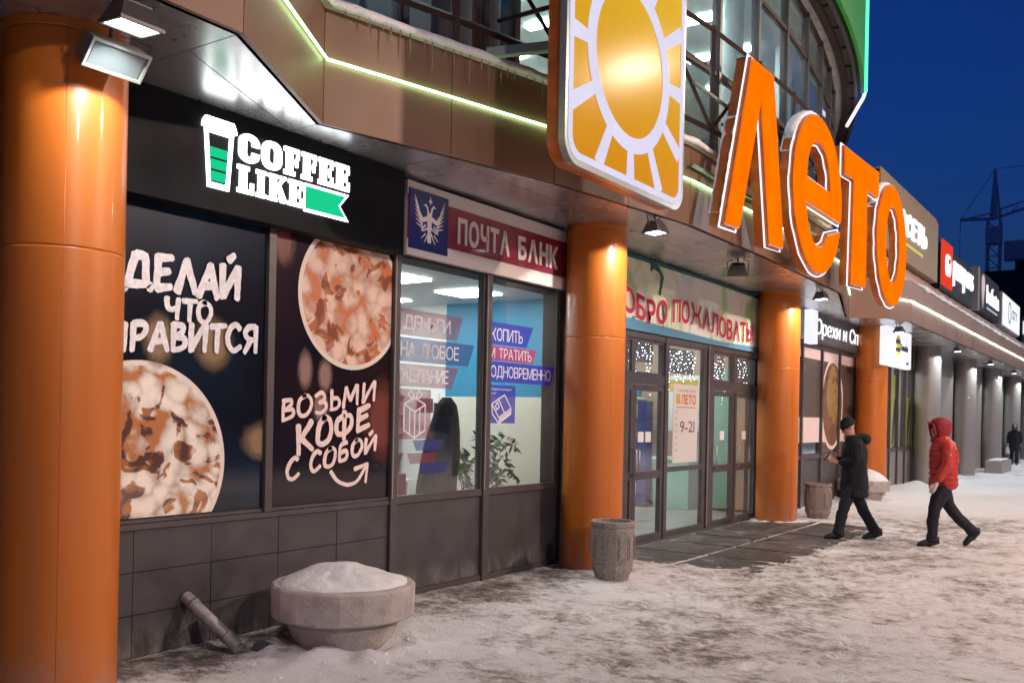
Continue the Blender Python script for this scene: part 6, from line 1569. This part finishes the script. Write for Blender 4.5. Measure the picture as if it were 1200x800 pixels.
t, hp, jo = person('man in black coat and knitted cap looking at his phone while walking', (10.92, -1.70, 0), rad(120), JM, CM, scale=1.0)
MB().tube([(-.10, -.10, 1.42), (-.14, -.05, 1.44), (-.155, 0, 1.445), (-.14, .05, 1.44), (-.10, .10, 1.42)], [.05, .07, .075, .07, .05], 12).build('hood', 'coat', t, world=False)
MB().tube([(.0, -.105, 1.46), (-.09, -.08, 1.49), (-.12, 0, 1.50), (-.09, .08, 1.49), (.0, .105, 1.46), (.09, .07, 1.44), (.115, 0, 1.43), (.09, -.07, 1.44), (.0, -.105, 1.46)], .034, 10).build('collar', 'coat', t, world=False)
hat = MB(); n = 20; vs = []
for i, (z, r) in enumerate(((-.005, 1.06), (.012, 1.10), (.035, 1.10), (.045, 1.06), (.08, .98), (.11, .80), (.132, .52), (.143, .2), (.145, .02))):
    for k in range(n): a = 2 * PI * k / n; vs.append(hp(-.008 + .103 * r * cos(a) - .012 * (z > .05), .082 * r * sin(a), z + .012))
hat.add(vs, [(i * n + k, i * n + (k + 1) % n, (i + 1) * n + (k + 1) % n, (i + 1) * n + k) for i in range(8) for k in range(n)] + [[8 * n + k for k in range(n)]], True).build('knitted_cap', 'coat', t, world=False)
M['phone_glow'] = glow('phone screen', (0.95, .9, .85), 1.6)
ph = thing('phone', 'small phone with a lit screen held in the hands of the man in black', 'phone', (0, 0, 0))
ph.parent = None; fm = Matrix.Translation(Vector((10.92, -1.70, 0))) @ Matrix.Rotation(rad(120), 4, 'Z')
def inframe(mb, F): mb.v = [tuple(F @ Vector(v)) for v in mb.v]; return mb
ph.location = fm @ Vector((.385, .01, 1.15)); WM[ph.name] = Matrix.Translation(ph.location)
PT = fm @ Matrix.Translation(Vector((.385, .01, 1.185))) @ Matrix.Rotation(rad(-35), 4, 'Y')
inframe(B(-.004, .004, -.036, .036, -.07, .07), PT).build('phone_body', 'black', ph); inframe(B(-.0055, -.0042, -.032, .032, -.06, .06), PT).build('screen', 'phone_glow', ph)
# person in the red jacket
JR = dict(pelvis=(0, 0, .92), waist=(.01, 0, 1.08), chest=(.0, 0, 1.30), neck=(.03, 0, 1.49), skull0=(.05, 0, 1.56), skull=(.06, 0, 1.63), face=(.98, 0, -.12),
          shL=(.0, .19, 1.40), elL=(.04, .24, 1.13), wrL=(.17, .22, .88), hdL=(.4, 0, -.9), thL=(1, 0, 0), shR=(.0, -.19, 1.40), elR=(-.10, -.24, 1.14), wrR=(-.02, -.24, .90), hdR=(.3, 0, -.95), thR=(1, 0, 0), curl=.3,
          hipL=(0, .09, .88), knL=(.16, .09, .49), anL=(.16, .08, .09), toeL=(.31, .08, .035), hipR=(0, -.09, .88), knR=(-.13, -.09, .50), anR=(-.46, -.09, .19), toeR=(-.36, -.09, .055))
CR_ = dict(trousers='trousers', jacket='red', arm=.082, torso=[(.0, 0, .79, .15, .18), (0, 0, .80, .175, .20), (0, 0, .86, .185, .215), (-.005, 0, .97, .178, .21), (.0, 0, 1.12, .185, .215), (.0, 0, 1.27, .185, .225), (.0, 0, 1.39, .16, .215), (.01, 0, 1.46, .12, .16), (.03, 0, 1.52, .09, .095), (.04, 0, 1.54, .07, .07)])
t, hp, jo = person('person in a red padded jacket with hood up and pale mittens walking left', (11.02, -2.86, 0), rad(120), JR, CR_)
for z in (.86, .93, 1.0, 1.08, 1.16, 1.24, 1.32): 
    MB().tube([(.188 * cos(a), .220 * sin(a), z) for a in [2 * PI * k / 28 for k in range(29)]], .005, 5, caps=False).build('jacket_seam', 'darkred', jo, world=False)
hood = MB(); n = 22; vs = []
prof = [(-.150, .62), (-.12, .80), (-.08, .98), (-.03, 1.12), (.03, 1.2), (.075, 1.12), (.11, .9), (.135, .55), (.145, .12)]
for i, (z, r) in enumerate(prof):
    for k in range(n):
        a = 2 * PI * k / n; x = -.012 + .128 * r * cos(a); y = .102 * r * sin(a)
        if cos(a) > .72 and -.11 < z < .07: x -= .075
        vs.append(hp(x, y, z))
hood.add(vs, [(i * n + k, i * n + (k + 1) % n, (i + 1) * n + (k + 1) % n, (i + 1) * n + k) for i in range(len(prof) - 1) for k in range(n)] + [[(len(prof) - 1) * n + k for k in range(n)]], True).build('hood', 'darkred', t, world=False)
MB().tube([hp(.118, .02, .085), hp(.108, .075, .05), hp(.10, .088, -.03), hp(.10, .06, -.11), hp(.11, 0, -.135), hp(.10, -.06, -.11), hp(.10, -.088, -.03), hp(.108, -.075, .05), hp(.118, -.02, .085)], .018, 8).build('hood_rim', 'darkred', t, world=False)
MB().tube([hp(.13, -.03, .09), hp(.15, 0, .093), hp(.13, .03, .09)], .014, 8).build('hood_peak', 'red', t, world=False)
MB().tube([(.06, -.10, 1.47), (.13, -.06, 1.46), (.155, 0, 1.455), (.13, .06, 1.46), (.06, .10, 1.47)], .032, 8).build('collar', 'darkred', t, world=False)
for s_, w_ in (('L', JR['wrL']), ('R', JR['wrR'])):
    d = Vector(JR['hd' + s_]).normalized(); w_ = Vector(w_)
    mt = MB().tube([w_ - d * .01, w_ + d * .03, w_ + d * .08, w_ + d * .13, w_ + d * .155], [.036, .043, .046, .036, .012], 12, flat=.7); mt.tube([w_ + d * .03 + Vector((.025, 0, 0)), w_ + d * .07 + Vector((.05, 0, 0)), w_ + d * .095 + Vector((.052, 0, 0))], [.018, .017, .010], 8); mt.build('mitten', 'mitten', t, world=False)
MB().tube([(.03, .312, 1.27), (.035, .318, 1.27)], .018, 8).build('sleeve_badge', 'mitten', t, world=False)
# far person with a white bag
JF = dict(JM); JF.update(skull0=(.02, 0, 1.56), skull=(.03, 0, 1.63), face=(1, 0, -.05), neck=(.02, 0, 1.49), elL=(-.02, .24, 1.12), wrL=(.03, .24, .88), hdL=(0, 0, -1), elR=(0, -.24, 1.12), wrR=(.06, -.24, .88), hdR=(0, 0, -1), knL=(.08, .09, .47), anL=(.09, .08, .09), toeL=(.23, .08, .035), knR=(-.05, -.09, .47), anR=(-.16, -.09, .09), toeR=(-.02, -.09, .035))
t, hp, jo = person('distant person in a long black coat standing by the far columns at the right edge', (42.3, -.32, 0), rad(190), JF, CM)
MB().loft([(-.02, 0, 1.52, .11, .10), (-.02, 0, 1.62, .13, .115), (-.02, 0, 1.70, .11, .10), (-.02, 0, 1.76, .05, .05)], 14).build('hood', 'coat', t, world=False)
bgm = Matrix.Translation(Vector((42.3, -.32, 0))) @ Matrix.Rotation(rad(190), 4, 'Z')
bgo = thing('carrier_bag', 'white carrier bag held low by the distant person in black', 'bag', tuple(bgm @ Vector((.1, -.26, .45))))
inframe(MB().loft([(.08, -.27, .45, .15, .08), (.08, -.27, .52, .18, .10), (.08, -.27, .66, .15, .08), (.08, -.26, .76, .05, .03)], 12), bgm).build('bag_body', 'white', bgo)
inframe(MB().tube([(.05, -.26, .76), (.06, -.24, .84), (.10, -.26, .76)], .006, 5), bgm).build('handle', 'white', bgo)

# ------------------------------------------------------------------ distance: dark building and tower crane
t = thing('apartment_block', 'dark unfinished block far behind the roof signs under the crane', 'building', (150, 14, 0))
B(150, 168, -14, 20, 0, 24.2).build('wall', 'darkbuild', t)
for k in range(9): B(149.96, 150, -13 + 3.6 * k, -11 + 3.6 * k, 21.0, 22.6).build('window', 'gap', t)
B(152, 160, -10, 12, 24.2, 25.8).build('roof_house', 'darkbuild', t)
cr_ = thing('tower_crane', 'tower crane far away against the dark blue sky above the roof signs', 'crane', (164, 16.6, 0))
mastx, masty = 163.9, 16.4
mb = MB()
for dx in (-.9, .9):
    for dy in (-.9, .9): mb.tube([(mastx + dx, masty + dy, 0), (mastx + dx, masty + dy, 34.5)], .16, 4, smooth=False)
for k in range(18):
    z = 1.9 * k; mb.tube([(mastx - .9, masty - .9, z), (mastx - .9, masty + .9, z + 1.9)], .09, 4, smooth=False); mb.tube([(mastx - .9, masty + .9, z), (mastx - .9, masty - .9, z)], .09, 4, smooth=False)
mb.build('mast', 'crane', cr_)
mb = MB(); mb.tube([(mastx, masty, 34.5), (mastx, masty, 42.6)], [.55, .2], 4, smooth=False); mb.tube([(mastx, masty + .6, 34.5), (mastx, masty, 42.6)], .14, 4); mb.tube([(mastx, masty - .9, 34.5), (mastx, masty, 42.6)], .14, 4); mb.build('apex', 'crane', cr_)
mb = MB(); mb.tube([(mastx, masty, 34.6), (mastx - 1, masty + 4.8, 34.7)], .26, 4, smooth=False); mb.tube([(mastx, masty, 35.6), (mastx - 1, masty + 4.8, 34.7)], .12, 4); mb.build('counter_jib', 'crane', cr_)
mb = MB(); mb.tube([(mastx, masty, 34.6), (mastx + 8, masty - 26, 44)], .22, 4, smooth=False); mb.tube([(mastx, masty, 35.8), (mastx + 8, masty - 26, 45)], .12, 4)
for k in range(12): u = k / 12; mb.tube([(mastx + 8 * u, masty - 26 * u, 34.6 + 9.4 * u), (mastx + 8 * (u + .04), masty - 26 * (u + .04), 35.8 + 9.2 * u)], .08, 4)
mb.build('jib', 'crane', cr_)
mb = MB(); mb.tube([(mastx, masty, 42.6), (mastx - 1, masty + 4.8, 34.7)], .06, 4); mb.tube([(mastx, masty, 42.6), (mastx + 8, masty - 26, 44.4)], .05, 4); mb.tube([(mastx - 1, masty + 4.8, 34.7), (mastx - 1, masty + 4.8, 24)], .05, 4); mb.build('tie_cable', 'crane', cr_)
B(mastx - 1.1, mastx + 1.1, masty - 1.1, masty + 1.1, 30.5, 33.2).build('cab', 'crane', cr_)
B(164.5, 166.5, 11.5, 15, 28.0, 31.0).build('counterweight', 'crane', cr_)
